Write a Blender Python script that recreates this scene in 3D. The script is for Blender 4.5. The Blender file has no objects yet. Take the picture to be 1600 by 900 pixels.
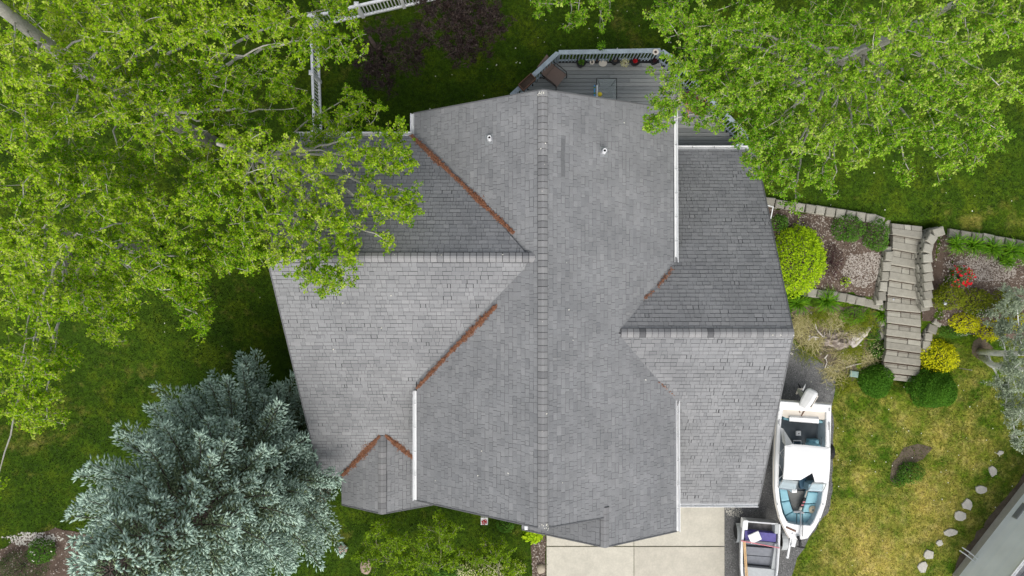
import bpy, bmesh, math, random
import numpy as np
from mathutils import Vector, Matrix
from mathutils.geometry import delaunay_2d_cdt
R = math.radians
random.seed(7); rng = np.random.default_rng(7)
scene = bpy.context.scene
col = scene.collection

# ------------------------------------------------------------------ camera
CAM_H = 29.0
FPX = 1067.0                       # focal length in pixels of a 1600 px wide picture
cam_data = bpy.data.cameras.new('camera'); cam = bpy.data.objects.new('camera', cam_data)
col.objects.link(cam); cam.location = (0, 0, CAM_H); cam.rotation_euler = (0, 0, 0)
cam_data.sensor_width = 36.0; cam_data.lens = FPX / 1600 * 36.0
cam_data.clip_end = 600.0; scene.camera = cam

# ------------------------------------------------------------------ sky, sun, exposure
SUN_EL, SUN_AZ = 51.0, 178.0       # degrees; azimuth clockwise from +Y (north, picture top)
world = bpy.data.worlds.new('World'); scene.world = world; world.use_nodes = True
wn = world.node_tree.nodes; wl = world.node_tree.links
bg = wn['Background']; sky = wn.new('ShaderNodeTexSky'); sky.sky_type = 'NISHITA'
sky.sun_disc = False; sky.sun_elevation = R(SUN_EL); sky.sun_rotation = R(SUN_AZ)
sky.air_density = 1.0; sky.dust_density = 3.0; sky.ozone_density = 1.0
hsv = wn.new('ShaderNodeHueSaturation'); hsv.inputs['Saturation'].default_value = 0.35
wl.new(sky.outputs[0], hsv.inputs['Color']); wl.new(hsv.outputs[0], bg.inputs['Color'])
bg.inputs['Strength'].default_value = 0.15
sun_data = bpy.data.lights.new('sun', 'SUN'); sun = bpy.data.objects.new('sun', sun_data); col.objects.link(sun)
sun_data.energy = 1.4; sun_data.angle = R(45.0); sun_data.color = (1.0, 0.96, 0.9)
az = R(SUN_AZ); el = R(SUN_EL)
sdir = Vector((math.sin(az) * math.cos(el), math.cos(az) * math.cos(el), math.sin(el)))
sun.rotation_euler = sdir.to_track_quat('Z', 'Y').to_euler(); sun.location = (0, 0, 60)
vs = scene.view_settings; vs.view_transform = 'Standard'; vs.look = 'None'; vs.gamma = 1.0
vs.exposure = 0.45
scene.cycles.max_bounces = 6; scene.cycles.diffuse_bounces = 3; scene.cycles.transparent_max_bounces = 6

# ------------------------------------------------------------------ helpers
def P(u, v, z):                    # picture position + height -> point of the place
    k = (CAM_H - z) / FPX
    return Vector(((u - 800) * k, (450 - v) * k, z))
def sm(t):
    t = np.clip(t, 0, 1); return t * t * (3 - 2 * t)
def gz(x, y):                      # height of the ground
    x = np.asarray(x, float); y = np.asarray(y, float)
    z = 1.85 * sm((y + 4.2) / 7.0)
    z = z + 0.45 * sm((y - 5) / 18.0) + 0.05 * np.sin(x * .31 + 1) * np.sin(y * .27)
    # bed to the right of the steps is terraced higher
    z = z + 0.55 * sm((x - 17.0) / .5) * sm((y + 2.1) / .9) * (1 - sm((y - .3) / 2.4))
    # slot under the garden steps
    slot = sm((x - 14.75) / .25) * (1 - sm((x - 16.75) / .25)) * sm((y + 4.3) / .3) * (1 - sm((y - 2.5) / .25))
    return z - 0.42 * slot
def gzf(x, y): return float(gz(x, y))
def G(u, v, up=0.0):
    z = 0.5
    for _ in range(12):
        p = P(u, v, z + up); z = gzf(p.x, p.y)
    p = P(u, v, z + up); p.z = z + up
    return p
def link(o, parent=None):
    col.objects.link(o)
    if parent is not None: o.parent = parent
    return o
def tag(o, label=None, cat=None, group=None, kind=None):
    if label: o['label'] = label
    if cat: o['category'] = cat
    if group: o['group'] = group
    if kind: o['kind'] = kind
    return o
def thing(name, label, cat, loc=(0, 0, 0), rz=0.0, group=None):
    o = bpy.data.objects.new(name, None); o.empty_display_size = .2
    link(o); o.location = loc; o.rotation_euler = (0, 0, rz)
    return tag(o, label, cat, group)
def copy_tree(o, parent=None):
    c = o.copy(); col.objects.link(c); c.parent = parent
    for ch in o.children: copy_tree(ch, c)
    return c

class MB:
    def __init__(s): s.v = []; s.f = []; s.r = []
    def add(s, vs, fs, rnd=None):
        n = len(s.v); s.v.extend([tuple(v) for v in vs]); r = random.random() if rnd is None else rnd
        for f in fs: s.f.append([i + n for i in f]); s.r.append(r)
    def box(s, c, size, rz=0.0, rnd=None, tilt=None):
        hx, hy, hz = size[0] / 2, size[1] / 2, size[2] / 2
        M = Matrix.Translation(Vector(c)) @ (Matrix.Rotation(rz, 4, 'Z') if tilt is None else Matrix.Rotation(rz, 4, 'Z') @ tilt)
        vs = [M @ Vector((x, y, z)) for z in (-hz, hz) for x, y in ((-hx, -hy), (hx, -hy), (hx, hy), (-hx, hy))]
        s.add(vs, [(3, 2, 1, 0), (4, 5, 6, 7), (0, 1, 5, 4), (1, 2, 6, 5), (2, 3, 7, 6), (3, 0, 4, 7)], rnd)
    def rbox(s, c, size, b, rz=0.0, rnd=None, tilt=None):   # box with chamfered top edges
        hx, hy, hz = size[0] / 2, size[1] / 2, size[2] / 2
        M = Matrix.Translation(Vector(c)) @ (Matrix.Rotation(rz, 4, 'Z') if tilt is None else Matrix.Rotation(rz, 4, 'Z') @ tilt)
        q = lambda hx, hy, z: [M @ Vector((x, y, z)) for x, y in ((-hx, -hy), (hx, -hy), (hx, hy), (-hx, hy))]
        vs = q(hx - b * .4, hy - b * .4, -hz) + q(hx, hy, -hz + b * .4) + q(hx, hy, hz - b) + q(hx - b * .35, hy - b * .35, hz - b * .3) + q(hx - b, hy - b, hz)
        fs = [(3, 2, 1, 0), (16, 17, 18, 19)]
        for k in range(4):
            for i in range(4): j = (i + 1) % 4; fs.append((k * 4 + i, k * 4 + j, k * 4 + 4 + j, k * 4 + 4 + i))
        s.add(vs, fs, rnd)
    def tube(s, pts, rad, sides=5, rnd=None, cap=True):
        pts = [Vector(p) for p in pts]; n = len(pts)
        if not hasattr(rad, '__len__'): rad = [rad] * n
        vs = []; a = None
        for i, p in enumerate(pts):
            d = (pts[min(i + 1, n - 1)] - pts[max(i - 1, 0)])
            d = d.normalized() if d.length > 1e-9 else Vector((0, 0, 1))
            if a is None: a = d.orthogonal().normalized()
            a = (a - d * a.dot(d)); a = a.normalized() if a.length > 1e-6 else d.orthogonal().normalized()
            b = d.cross(a)
            for k in range(sides):
                t = 2 * math.pi * k / sides
                vs.append(p + (a * math.cos(t) + b * math.sin(t)) * rad[i])
        fs = [(i * sides + k, i * sides + (k + 1) % sides, (i + 1) * sides + (k + 1) % sides, (i + 1) * sides + k) for i in range(n - 1) for k in range(sides)]
        if cap and sides > 2: fs += [tuple(range(sides))[::-1], tuple(range((n - 1) * sides, n * sides))]
        s.add(vs, fs, rnd)
    def lathe(s, prof, c=(0, 0, 0), n=16, rnd=None, M=None):
        vs = []; c = Vector(c)
        for r, z in prof:
            for k in range(n):
                p = Vector((r * math.cos(2 * math.pi * k / n), r * math.sin(2 * math.pi * k / n), z))
                vs.append(c + (M @ p if M is not None else p))
        fs = [(i * n + k, i * n + (k + 1) % n, (i + 1) * n + (k + 1) % n, (i + 1) * n + k) for i in range(len(prof) - 1) for k in range(n)]
        fs += [tuple(range(n))[::-1], tuple(range((len(prof) - 1) * n, len(prof) * n))]
        s.add(vs, fs, rnd)
    def prism(s, poly, z0, z1, rnd=None):                   # upright prism over an xy polygon
        n = len(poly)
        a = sum(poly[i][0] * poly[(i + 1) % n][1] - poly[(i + 1) % n][0] * poly[i][1] for i in range(n))
        if a < 0: poly = poly[::-1]
        vs = [(p[0], p[1], z0) for p in poly] + [(p[0], p[1], z1) for p in poly]
        s.add(vs, [tuple(range(n))[::-1], tuple(range(n, 2 * n))] + [(i, (i + 1) % n, n + (i + 1) % n, n + i) for i in range(n)], rnd)
    def loft(s, rings, closed=True, capa=False, capb=False, rnd=None):
        n = len(rings[0]); vs = [p for r in rings for p in r]
        fs = [(i * n + k, i * n + (k + 1) % n, (i + 1) * n + (k + 1) % n, (i + 1) * n + k) for i in range(len(rings) - 1) for k in range(n if closed else n - 1)]
        if capa: fs.append(tuple(range(n))[::-1])
        if capb: fs.append(tuple(range((len(rings) - 1) * n, len(rings) * n)))
        s.add(vs, fs, rnd)
    def mesh(s, name, mat):
        me = bpy.data.meshes.new(name); me.from_pydata(s.v, [], s.f)
        at = me.attributes.new('rnd', 'FLOAT', 'FACE'); at.data.foreach_set('value', s.r)
        if mat: me.materials.append(mat)
        me.update(); return me
    def build(s, name, mat, parent=None, smooth=False, fix=True):
        me = s.mesh(name, mat)
        if fix and len(s.f) < 4000:
            bm = bmesh.new(); bm.from_mesh(me); bmesh.ops.recalc_face_normals(bm, faces=bm.faces); bm.to_mesh(me); bm.free()
        if smooth: me.polygons.foreach_set('use_smooth', [True] * len(me.polygons))
        return link(bpy.data.objects.new(name, me), parent)

def np_obj(name, V, F, rnd, mat, parent=None, smooth=False):     # V (n,3), F (m,k) equal-sided faces
    V = np.ascontiguousarray(V, np.float32); F = np.ascontiguousarray(F, np.int32); m, k = F.shape
    me = bpy.data.meshes.new(name); me.vertices.add(len(V)); me.vertices.foreach_set('co', V.ravel())
    me.loops.add(m * k); me.loops.foreach_set('vertex_index', F.ravel())
    me.polygons.add(m); me.polygons.foreach_set('loop_start', np.arange(0, m * k, k, dtype=np.int32))
    if smooth: me.polygons.foreach_set('use_smooth', np.ones(m, bool))
    at = me.attributes.new('rnd', 'FLOAT', 'FACE'); at.data.foreach_set('value', np.ascontiguousarray(rnd, np.float32))
    me.update(calc_edges=True); me.materials.append(mat)
    return link(bpy.data.objects.new(name, me), parent)

def unit(a): return a / np.maximum(np.linalg.norm(a, axis=-1, keepdims=True), 1e-9)

# leaf outline: two quads folded on the midrib (length 1 along d, width 1 along s)
DELTOID = [(0, 0), (.42, .16), (.40, .52), (0, 1.0), (-.40, .52), (-.42, .16)]
KITE = [(0, 0), (.40, .36), (0, 1.0), (-.40, .36)]
OVAL = [(0, 0), (.26, .22), (.27, .62), (0, 1.0), (-.27, .62), (-.26, .22)]
NARROW = [(0, 0), (.12, .2), (.13, .6), (0, 1.0), (-.13, .6), (-.12, .2)]
def leaf_mesh(name, pos, d, nrm, size, rnd, mat, parent, shape=OVAL, fold=.16):
    d = unit(d); nrm = unit(nrm - d * np.sum(nrm * d, 1, keepdims=True)); s = np.cross(d, nrm)
    N = len(pos); K = len(shape); V = np.zeros((N, K, 3)); sz = size[:, None]
    for i, (x, y) in enumerate(shape):
        V[:, i] = pos + d * (y * sz) + s * (x * sz) + nrm * (abs(x) * fold * 2 * sz) - nrm * (.10 * y * y * sz)
    b = (np.arange(N) * K)[:, None]
    if K == 4:
        F = np.concatenate([b + np.array([[0, 1, 2]]), b + np.array([[0, 2, 3]])], 1).reshape(-1, 3)
        return np_obj(name, V.reshape(-1, 3), F, np.repeat(rnd, 2), mat, parent)
    F = np.concatenate([b + np.array([[0, 1, 2, 3]]), b + np.array([[0, 3, 4, 5]])], 1).reshape(-1, 4)
    return np_obj(name, V.reshape(-1, 3), F, np.repeat(rnd, 2), mat, parent)
def sliver_mesh(name, a, b, w, rnd, mat, parent):                # thin triangles from a to b
    d = unit(b - a); s = unit(np.cross(d, np.array([0, 0, 1.0]) + rng.normal(0, .25, a.shape))) * w[:, None]
    N = len(a); V = np.stack([a - s, a + s, b], 1).reshape(-1, 3)
    return np_obj(name, V, np.arange(N * 3).reshape(N, 3), rnd, mat, parent)

# ------------------------------------------------------------------ materials
def nd(nt, t, **kw):
    n = nt.nodes.new(t)
    for k, v in kw.items(): setattr(n, k, v)
    return n
def mat(name, cols, rough=.8, noise=None, namt=.25, bump=0, bscale=40, metal=0, trans=0, src='rnd', spec=.3, detail=4, coord='Object', stretch=None):
    """cols: one colour or ramp colours over the per-piece number; noise = (scale) adds mottling."""
    m = bpy.data.materials.new(name); m.use_nodes = True; nt = m.node_tree; b = nt.nodes['Principled BSDF']
    b.inputs['Roughness'].default_value = rough; b.inputs['Metallic'].default_value = metal
    b.inputs['Specular IOR Level'].default_value = spec
    cols = cols if isinstance(cols, list) else [cols]
    tc = nd(nt, 'ShaderNodeTexCoord'); vec = tc.outputs[coord]
    if stretch:
        mp = nd(nt, 'ShaderNodeMapping'); mp.inputs['Scale'].default_value = stretch; nt.links.new(vec, mp.inputs[0]); vec = mp.outputs[0]
    if len(cols) > 1:
        rp = nd(nt, 'ShaderNodeValToRGB'); e = rp.color_ramp.elements
        e[0].position = 0; e[0].color = (*cols[0], 1); e[1].position = 1; e[1].color = (*cols[-1], 1)
        for i, c in enumerate(cols[1:-1]):
            x = e.new((i + 1) / (len(cols) - 1)); x.color = (*c, 1)
        if src == 'rnd':
            at = nd(nt, 'ShaderNodeAttribute', attribute_name='rnd'); nt.links.new(at.outputs['Fac'], rp.inputs[0])
        else:
            tx = nd(nt, 'ShaderNodeTexNoise'); tx.inputs['Scale'].default_value = src; tx.inputs['Detail'].default_value = 6
            mr = nd(nt, 'ShaderNodeMapRange'); mr.inputs[1].default_value = .3; mr.inputs[2].default_value = .7
            nt.links.new(vec, tx.inputs['Vector']); nt.links.new(tx.outputs[0], mr.inputs[0]); nt.links.new(mr.outputs[0], rp.inputs[0])
        c = rp.outputs[0]
    else:
        rg = nd(nt, 'ShaderNodeRGB'); rg.outputs[0].default_value = (*cols[0], 1); c = rg.outputs[0]
    if noise:
        scales = noise if isinstance(noise, (list, tuple)) else [noise]
        for sc in scales:
            tx = nd(nt, 'ShaderNodeTexNoise'); tx.inputs['Scale'].default_value = sc; tx.inputs['Detail'].default_value = detail
            nt.links.new(vec, tx.inputs['Vector'])
            mr = nd(nt, 'ShaderNodeMapRange'); mr.inputs[1].default_value = .25; mr.inputs[2].default_value = .75
            mr.inputs[3].default_value = 1 - namt; mr.inputs[4].default_value = 1 + namt; nt.links.new(tx.outputs[0], mr.inputs[0])
            mx = nd(nt, 'ShaderNodeVectorMath', operation='SCALE'); nt.links.new(c, mx.inputs[0]); nt.links.new(mr.outputs[0], mx.inputs['Scale']); c = mx.outputs[0]
    nt.links.new(c, b.inputs['Base Color'])
    if bump:
        tx = nd(nt, 'ShaderNodeTexNoise'); tx.inputs['Scale'].default_value = bscale; tx.inputs['Detail'].default_value = 5
        nt.links.new(vec, tx.inputs['Vector'])
        bp = nd(nt, 'ShaderNodeBump'); bp.inputs['Strength'].default_value = bump; bp.inputs['Distance'].default_value = .02
        nt.links.new(tx.outputs[0], bp.inputs['Height']); nt.links.new(bp.outputs[0], b.inputs['Normal'])
    if trans:
        tl = nd(nt, 'ShaderNodeBsdfTranslucent'); ms = nd(nt, 'ShaderNodeMixShader'); ms.inputs[0].default_value = trans
        nt.links.new(c, tl.inputs[0]); nt.links.new(b.outputs[0], ms.inputs[1]); nt.links.new(tl.outputs[0], ms.inputs[2])
        nt.links.new(ms.outputs[0], nt.nodes['Material Output'].inputs[0])
    return m
def glass(name, tint=(.75, .85, .88), alpha=.35):
    m = bpy.data.materials.new(name); m.use_nodes = True; b = m.node_tree.nodes['Principled BSDF']
    b.inputs['Base Color'].default_value = (*tint, 1); b.inputs['Roughness'].default_value = .08; b.inputs['Alpha'].default_value = alpha
    return m
T = {}
T['shingle'] = mat('shingle', [(.18, .184, .190), (.208, .212, .217), (.232, .235, .239), (.26, .262, .264)], .92, noise=[1.1, 55], namt=.13, bump=.25, bscale=160, spec=.15)
T['shingle_old'] = mat('shingle_old', [(.186, .189, .194), (.215, .218, .222), (.243, .245, .248), (.272, .273, .274)], .92, noise=[.9, 55], namt=.13, bump=.25, bscale=160, spec=.15)
T['underlay'] = mat('underlay', (.035, .035, .037), .95)
T['cap'] = mat('cap', [(.11, .11, .114), (.19, .19, .193), (.225, .225, .227), (.25, .249, .249), (.275, .272, .271)], .92, noise=45, namt=.15)
T['white_metal'] = mat('white_metal', (.78, .79, .79), .4, noise=3, namt=.06)
T['siding'] = mat('siding', (.62, .61, .57), .6, noise=2, namt=.06)
T['nsiding'] = mat('nsiding', [(.88, .92, .94), (.92, .95, .96)], .5, noise=1.2, namt=.06)
T['needles'] = mat('needles', [(.12, .05, .026), (.20, .085, .046), (.31, .15, .085), (.17, .075, .045)], .9)
T['concrete'] = mat('concrete', [(.46, .43, .36), (.50, .475, .40)], .85, noise=[.5, 3, 14, 60], namt=.085, bump=.1, bscale=90)
T['gravel'] = mat('gravel', (.135, .134, .13), .9, noise=[1.2, 28], namt=.3, bump=.6, bscale=55)
T['gravel_stone'] = mat('gravel_stone', [(.07, .07, .07), (.125, .125, .123), (.19, .19, .187), (.30, .30, .295)], .8)
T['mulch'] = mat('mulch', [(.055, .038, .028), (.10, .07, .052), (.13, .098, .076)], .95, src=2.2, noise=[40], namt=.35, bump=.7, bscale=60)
T['soil'] = mat('soil', [(.085, .066, .046), (.14, .112, .08)], .95, src=3, noise=30, namt=.25, bump=.4)
T['chips'] = mat('chips', [(.06, .042, .032), (.14, .105, .082), (.25, .21, .175), (.42, .385, .34)], .9)
T['block'] = mat('block', [(.235, .222, .185), (.295, .28, .232), (.355, .34, .285)], .9, noise=[6, 40], namt=.12, bump=.4, bscale=45)
T['block_side'] = T['block']
T['stone'] = mat('stone', [(.42, .4, .35), (.52, .5, .44)], .85, noise=[9, 50], namt=.12, bump=.3)
T['bark'] = mat('bark', [(.36, .345, .30), (.48, .465, .41)], .9, noise=[5, 30], namt=.22, bump=.5)
T['twig'] = mat('twig', [(.18, .17, .09), (.32, .30, .22), (.25, .24, .12)], .85)
T['darktwig'] = mat('darktwig', [(.05, .035, .03), (.09, .07, .06)], .85)
T['birch'] = mat('birch', [(.70, .71, .66), (.80, .80, .76)], .8, noise=[9, 2], namt=.16, bump=.2, stretch=(1, 1, 1))
T['leaf'] = mat('leaf', [(.085, .21, .004), (.165, .34, .005), (.27, .46, .008), (.40, .58, .015), (.52, .64, .10)], .62, trans=.38, spec=.12)
T['leaf_right'] = mat('leaf_right', [(.08, .21, .007), (.145, .33, .011), (.235, .45, .018), (.35, .56, .03), (.50, .64, .13)], .62, trans=.38, spec=.12)
T['petiole'] = mat('petiole', [(.38, .38, .06), (.55, .50, .12)], .6)
T['plum'] = mat('plum', [(.022, .012, .012), (.038, .022, .018), (.06, .042, .03), (.085, .07, .045)], .5, trans=.15)
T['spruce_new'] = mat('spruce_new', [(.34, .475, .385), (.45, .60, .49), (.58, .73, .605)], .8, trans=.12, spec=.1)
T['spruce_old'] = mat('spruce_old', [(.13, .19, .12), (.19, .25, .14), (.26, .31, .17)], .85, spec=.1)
def lf(name, *c, trans=.28, rough=.5): T[name] = mat(name, list(c), rough + .12, trans=trans, spec=.1)
lf('chart', (.20, .36, .008), (.34, .53, .010), (.50, .66, .02))
lf('yellow', (.36, .40, .01), (.60, .60, .01), (.76, .75, .02))
lf('green', (.04, .11, .012), (.075, .18, .018), (.12, .25, .03))
lf('globe', (.04, .12, .010), (.07, .19, .014), (.11, .26, .02))
lf('lily', (.06, .17, .008), (.11, .27, .010), (.19, .37, .016))
lf('olive', (.09, .13, .01), (.17, .21, .012), (.26, .29, .02))
lf('sapling', (.14, .25, .008), (.25, .38, .012), (.38, .50, .03))
lf('silver', (.30, .36, .24), (.42, .49, .35), (.55, .60, .48))
lf('juniper', (.03, .06, .02), (.055, .09, .025), (.09, .125, .035))
lf('purple', (.035, .014, .018), (.06, .025, .03), (.085, .045, .045))
lf('red', (.45, .008, .015), (.62, .02, .03), trans=.15)
lf('white_petal', (.62, .6, .5), (.78, .77, .68), trans=.2)
lf('cream', (.55, .55, .25), (.72, .70, .42), trans=.2)
lf('straw', (.24, .22, .07), (.40, .36, .15), (.58, .52, .30), trans=.1)
lf('litter', (.4, .42, .25), (.65, .66, .52), (.78, .78, .68), trans=.1)
T['hull'] = mat('hull', (.80, .80, .79), .25, noise=2, namt=.04, spec=.5)
T['hull_cream'] = mat('hull_cream', (.70, .64, .55), .35, noise=3, namt=.08)
T['canvas'] = mat('canvas', (.82, .82, .81), .8, bump=.15, bscale=4)
T['carpet'] = mat('carpet', (.10, .115, .125), .95, noise=[3, 60], namt=.2)
T['teal'] = mat('teal', [(.22, .44, .52), (.30, .54, .60)], .5, noise=3, namt=.1)
T['navy'] = mat('navy', (.025, .07, .11), .5)
T['black'] = mat('black', (.015, .015, .016), .5)
T['rubber'] = mat('rubber', (.02, .02, .02), .8)
T['steel'] = mat('steel', (.55, .56, .57), .3, metal=.9)
T['alu'] = mat('alu', (.50, .51, .52), .45, metal=.55, noise=6, namt=.12)
T['gray_panel'] = mat('gray_panel', [(.17, .18, .20), (.23, .24, .26)], .7, noise=8, namt=.15)
T['light_panel'] = mat('light_panel', (.40, .42, .42), .6, noise=8, namt=.12)
T['purple_vinyl'] = mat('purple_vinyl', (.10, .085, .28), .5, noise=6, namt=.2)
T['wood_oar'] = mat('wood_oar', (.60, .40, .20), .5, noise=12, namt=.2)
T['pink'] = mat('pink', (.62, .22, .25), .6)
T['deck'] = mat('deck', [(.23, .24, .235), (.28, .29, .282), (.325, .33, .318)], .75, noise=[2, 25], namt=.12, stretch=(.3, 3, 1))
T['rail'] = mat('rail', (.33, .39, .43), .6, noise=[4, 30], namt=.22)
T['sling'] = mat('sling', (.20, .145, .12), .75, noise=60, namt=.1)
T['bronze'] = mat('bronze', (.025, .022, .02), .4, metal=.3)
T['copper_wood'] = mat('copper_wood', (.5, .2, .09), .5, noise=9, namt=.25)
T['terracotta'] = mat('terracotta', (.12, .05, .035), .7, noise=12, namt=.25)
T['yellow_plastic'] = mat('yellow_plastic', (.75, .58, .03), .35)
T['blue_plastic'] = mat('blue_plastic', (.08, .28, .55), .35)
T['deadwood'] = mat('deadwood', [(.27, .235, .20), (.46, .42, .375), (.66, .62, .57)], .9, src=5, noise=[30], namt=.2, bump=.6, stretch=(1, 1, 3))
T['moss_box'] = mat('moss_box', (.22, .32, .28), .7, noise=9, namt=.2)
T['lead'] = mat('lead', (.35, .36, .37), .5, metal=.4)
T['glass'] = glass('glass'); T['table_glass'] = glass('table_glass', (.4, .46, .44), .16)
T['rust'] = mat('rust', (.16, .08, .05), .8, noise=20, namt=.3)
# ================================================================== GROUND
DRY = [(1478, 336, 0.41, 0.54), (1505, 343, 0.45, 0.57), (1525, 345, 0.41, 0.54), (1575, 322, 0.63, 0.48), (1590, 345, 0.72, 0.42), (1550, 335, 0.36, 0.36), (1470, 800, 1.50, 0.40), (1400, 860, 1.65, 0.40), (1440, 770, 1.20, 0.36), (1340, 745, 0.75, 0.40),
       (1330, 830, 1.35, 0.40), (1360, 890, 1.50, 0.40), (1500, 700, 1.50, 0.28), (1310, 690, 0.75, 0.24), (1290, 880, 0.90, 0.32), (1420, 650, 1.20, 0.20), (145, 505, 1.20, 0.30), (120, 640, 1.40, 0.30), (60, 680, 1.60, 0.28),
       (380, 500, 1.00, 0.30), (375, 560, 1.20, 0.28), (200, 590, 1.50, 0.22), (250, 620, 1.40, 0.19), (370, 445, 0.90, 0.28), (20, 690, 1.50, 0.28), (540, 840, 0.90, 0.25), (690, 830, 1.00, 0.22), (60, 830, 1.20, 0.17),
       (600, 860, 1.20, 0.22), (800, 850, 0.80, 0.19), (550, 60, 2.00, 0.19), (470, 130, 2.00, 0.22), (330, 250, 3.00, 0.28), (250, 120, 3.00, 0.25), (980, 40, 1.40, 0.30), (1460, 680, 0.75, 0.24), (120, 770, 1.00, 0.14)]
_db = [(G(u, v), r, a) for u, v, r, a in DRY]
def dryness(x, y):
    d = -.26 + .46 * sm((x - 10) / 4) * (1 - sm((y + 3) / 3))
    for p, r, a in _db: d = d + a * np.exp(-((x - p.x) ** 2 + (y - p.y) ** 2) / (r * r * .6))
    return np.clip(d, -.3, 1)
def lawn_shade(x, y): return .88 + .42 * sm((x - 9) / 4) * (1 - sm((y + 3) / 3)) + .15 * sm((x - 9) / 4)   # tree shade painted into the left lawn's colour, the side lawn stays lighter
def lawn_material():
    m = bpy.data.materials.new('lawn'); m.use_nodes = True; nt = m.node_tree; L = nt.links.new; b = nt.nodes['Principled BSDF']
    b.inputs['Roughness'].default_value = .95; b.inputs['Specular IOR Level'].default_value = .1
    tc = nd(nt, 'ShaderNodeTexCoord'); at = nd(nt, 'ShaderNodeAttribute', attribute_name='dry')
    def noise(s, det=5):
        n = nd(nt, 'ShaderNodeTexNoise'); n.inputs['Scale'].default_value = s; n.inputs['Detail'].default_value = det; n.inputs['Roughness'].default_value = .65
        L(tc.outputs['Object'], n.inputs['Vector']); return n.outputs[0]
    def ramp(f, cs):
        r = nd(nt, 'ShaderNodeValToRGB'); e = r.color_ramp.elements
        e[0].position, e[0].color = cs[0][0], (*cs[0][1], 1); e[1].position, e[1].color = cs[-1][0], (*cs[-1][1], 1)
        for p_, c_ in cs[1:-1]: x = e.new(p_); x.color = (*c_, 1)
        L(f, r.inputs[0]); return r.outputs[0]
    g = ramp(noise(.9, 8), [(.28, (.022, .052, .003)), (.5, (.040, .080, .004)), (.72, (.085, .125, .006))])
    d = ramp(noise(2.2, 8), [(.3, (.17, .145, .025)), (.5, (.265, .215, .05)), (.72, (.38, .30, .11))])
    nz = nd(nt, 'ShaderNodeMath', operation='MULTIPLY_ADD'); L(noise(1.3, 9), nz.inputs[0]); nz.inputs[1].default_value = 2.2; nz.inputs[2].default_value = -1.1
    ad = nd(nt, 'ShaderNodeMath', operation='ADD', use_clamp=True); L(nz.outputs[0], ad.inputs[0]); L(at.outputs['Fac'], ad.inputs[1])
    mx = nd(nt, 'ShaderNodeMix', data_type='RGBA'); L(ad.outputs[0], mx.inputs[0]); L(g, mx.inputs[6]); L(d, mx.inputs[7])
    fine = nd(nt, 'ShaderNodeMapRange'); L(noise(22, 6), fine.inputs[0]); fine.inputs[1].default_value = .3; fine.inputs[2].default_value = .7; fine.inputs[3].default_value = .5; fine.inputs[4].default_value = 1.5
    f2 = nd(nt, 'ShaderNodeMapRange'); L(noise(6.5, 4), f2.inputs[0]); f2.inputs[1].default_value = .32; f2.inputs[2].default_value = .68; f2.inputs[3].default_value = .62; f2.inputs[4].default_value = 1.4
    fm = nd(nt, 'ShaderNodeMath', operation='MULTIPLY'); L(fine.outputs[0], fm.inputs[0]); L(f2.outputs[0], fm.inputs[1])
    al = nd(nt, 'ShaderNodeAttribute', attribute_name='lawn_shade'); fl_ = nd(nt, 'ShaderNodeMath', operation='MULTIPLY'); L(fm.outputs[0], fl_.inputs[0]); L(al.outputs['Fac'], fl_.inputs[1]); fm = fl_
    sc = nd(nt, 'ShaderNodeVectorMath', operation='SCALE'); L(mx.outputs[2], sc.inputs[0]); L(fm.outputs[0], sc.inputs['Scale']); L(sc.outputs[0], b.inputs['Base Color'])
    bp = nd(nt, 'ShaderNodeBump'); bp.inputs['Strength'].default_value = .8; bp.inputs['Distance'].default_value = .04; L(noise(16, 6), bp.inputs['Height']); L(bp.outputs[0], b.inputs['Normal'])
    return m
T['lawn'] = lawn_material()
def ground():
    xs = np.concatenate([[-160, -90, -55, -38, -30], np.arange(-26, 26.01, .25), [30, 38, 55, 90, 160]])
    ys = np.concatenate([[-160, -90, -50, -30, -22], np.arange(-17, 17.01, .25), [22, 30, 50, 90, 160]])
    X, Y = np.meshgrid(xs, ys); Z = gz(X, Y); V = np.stack([X, Y, Z], -1).reshape(-1, 3)
    nx, ny = len(xs), len(ys); i = (np.arange(ny - 1)[:, None] * nx + np.arange(nx - 1)[None]).ravel()
    F = np.stack([i, i + 1, i + nx + 1, i + nx], 1)
    o = np_obj('lawn', V, F, np.zeros(len(F)), T['lawn'], smooth=True); tag(o, kind='structure')
    a = o.data.attributes.new('dry', 'FLOAT', 'POINT'); a.data.foreach_set('value', dryness(V[:, 0], V[:, 1]).astype(np.float32))
    a = o.data.attributes.new('lawn_shade', 'FLOAT', 'POINT'); a.data.foreach_set('value', lawn_shade(V[:, 0], V[:, 1]).astype(np.float32))
ground()

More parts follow.
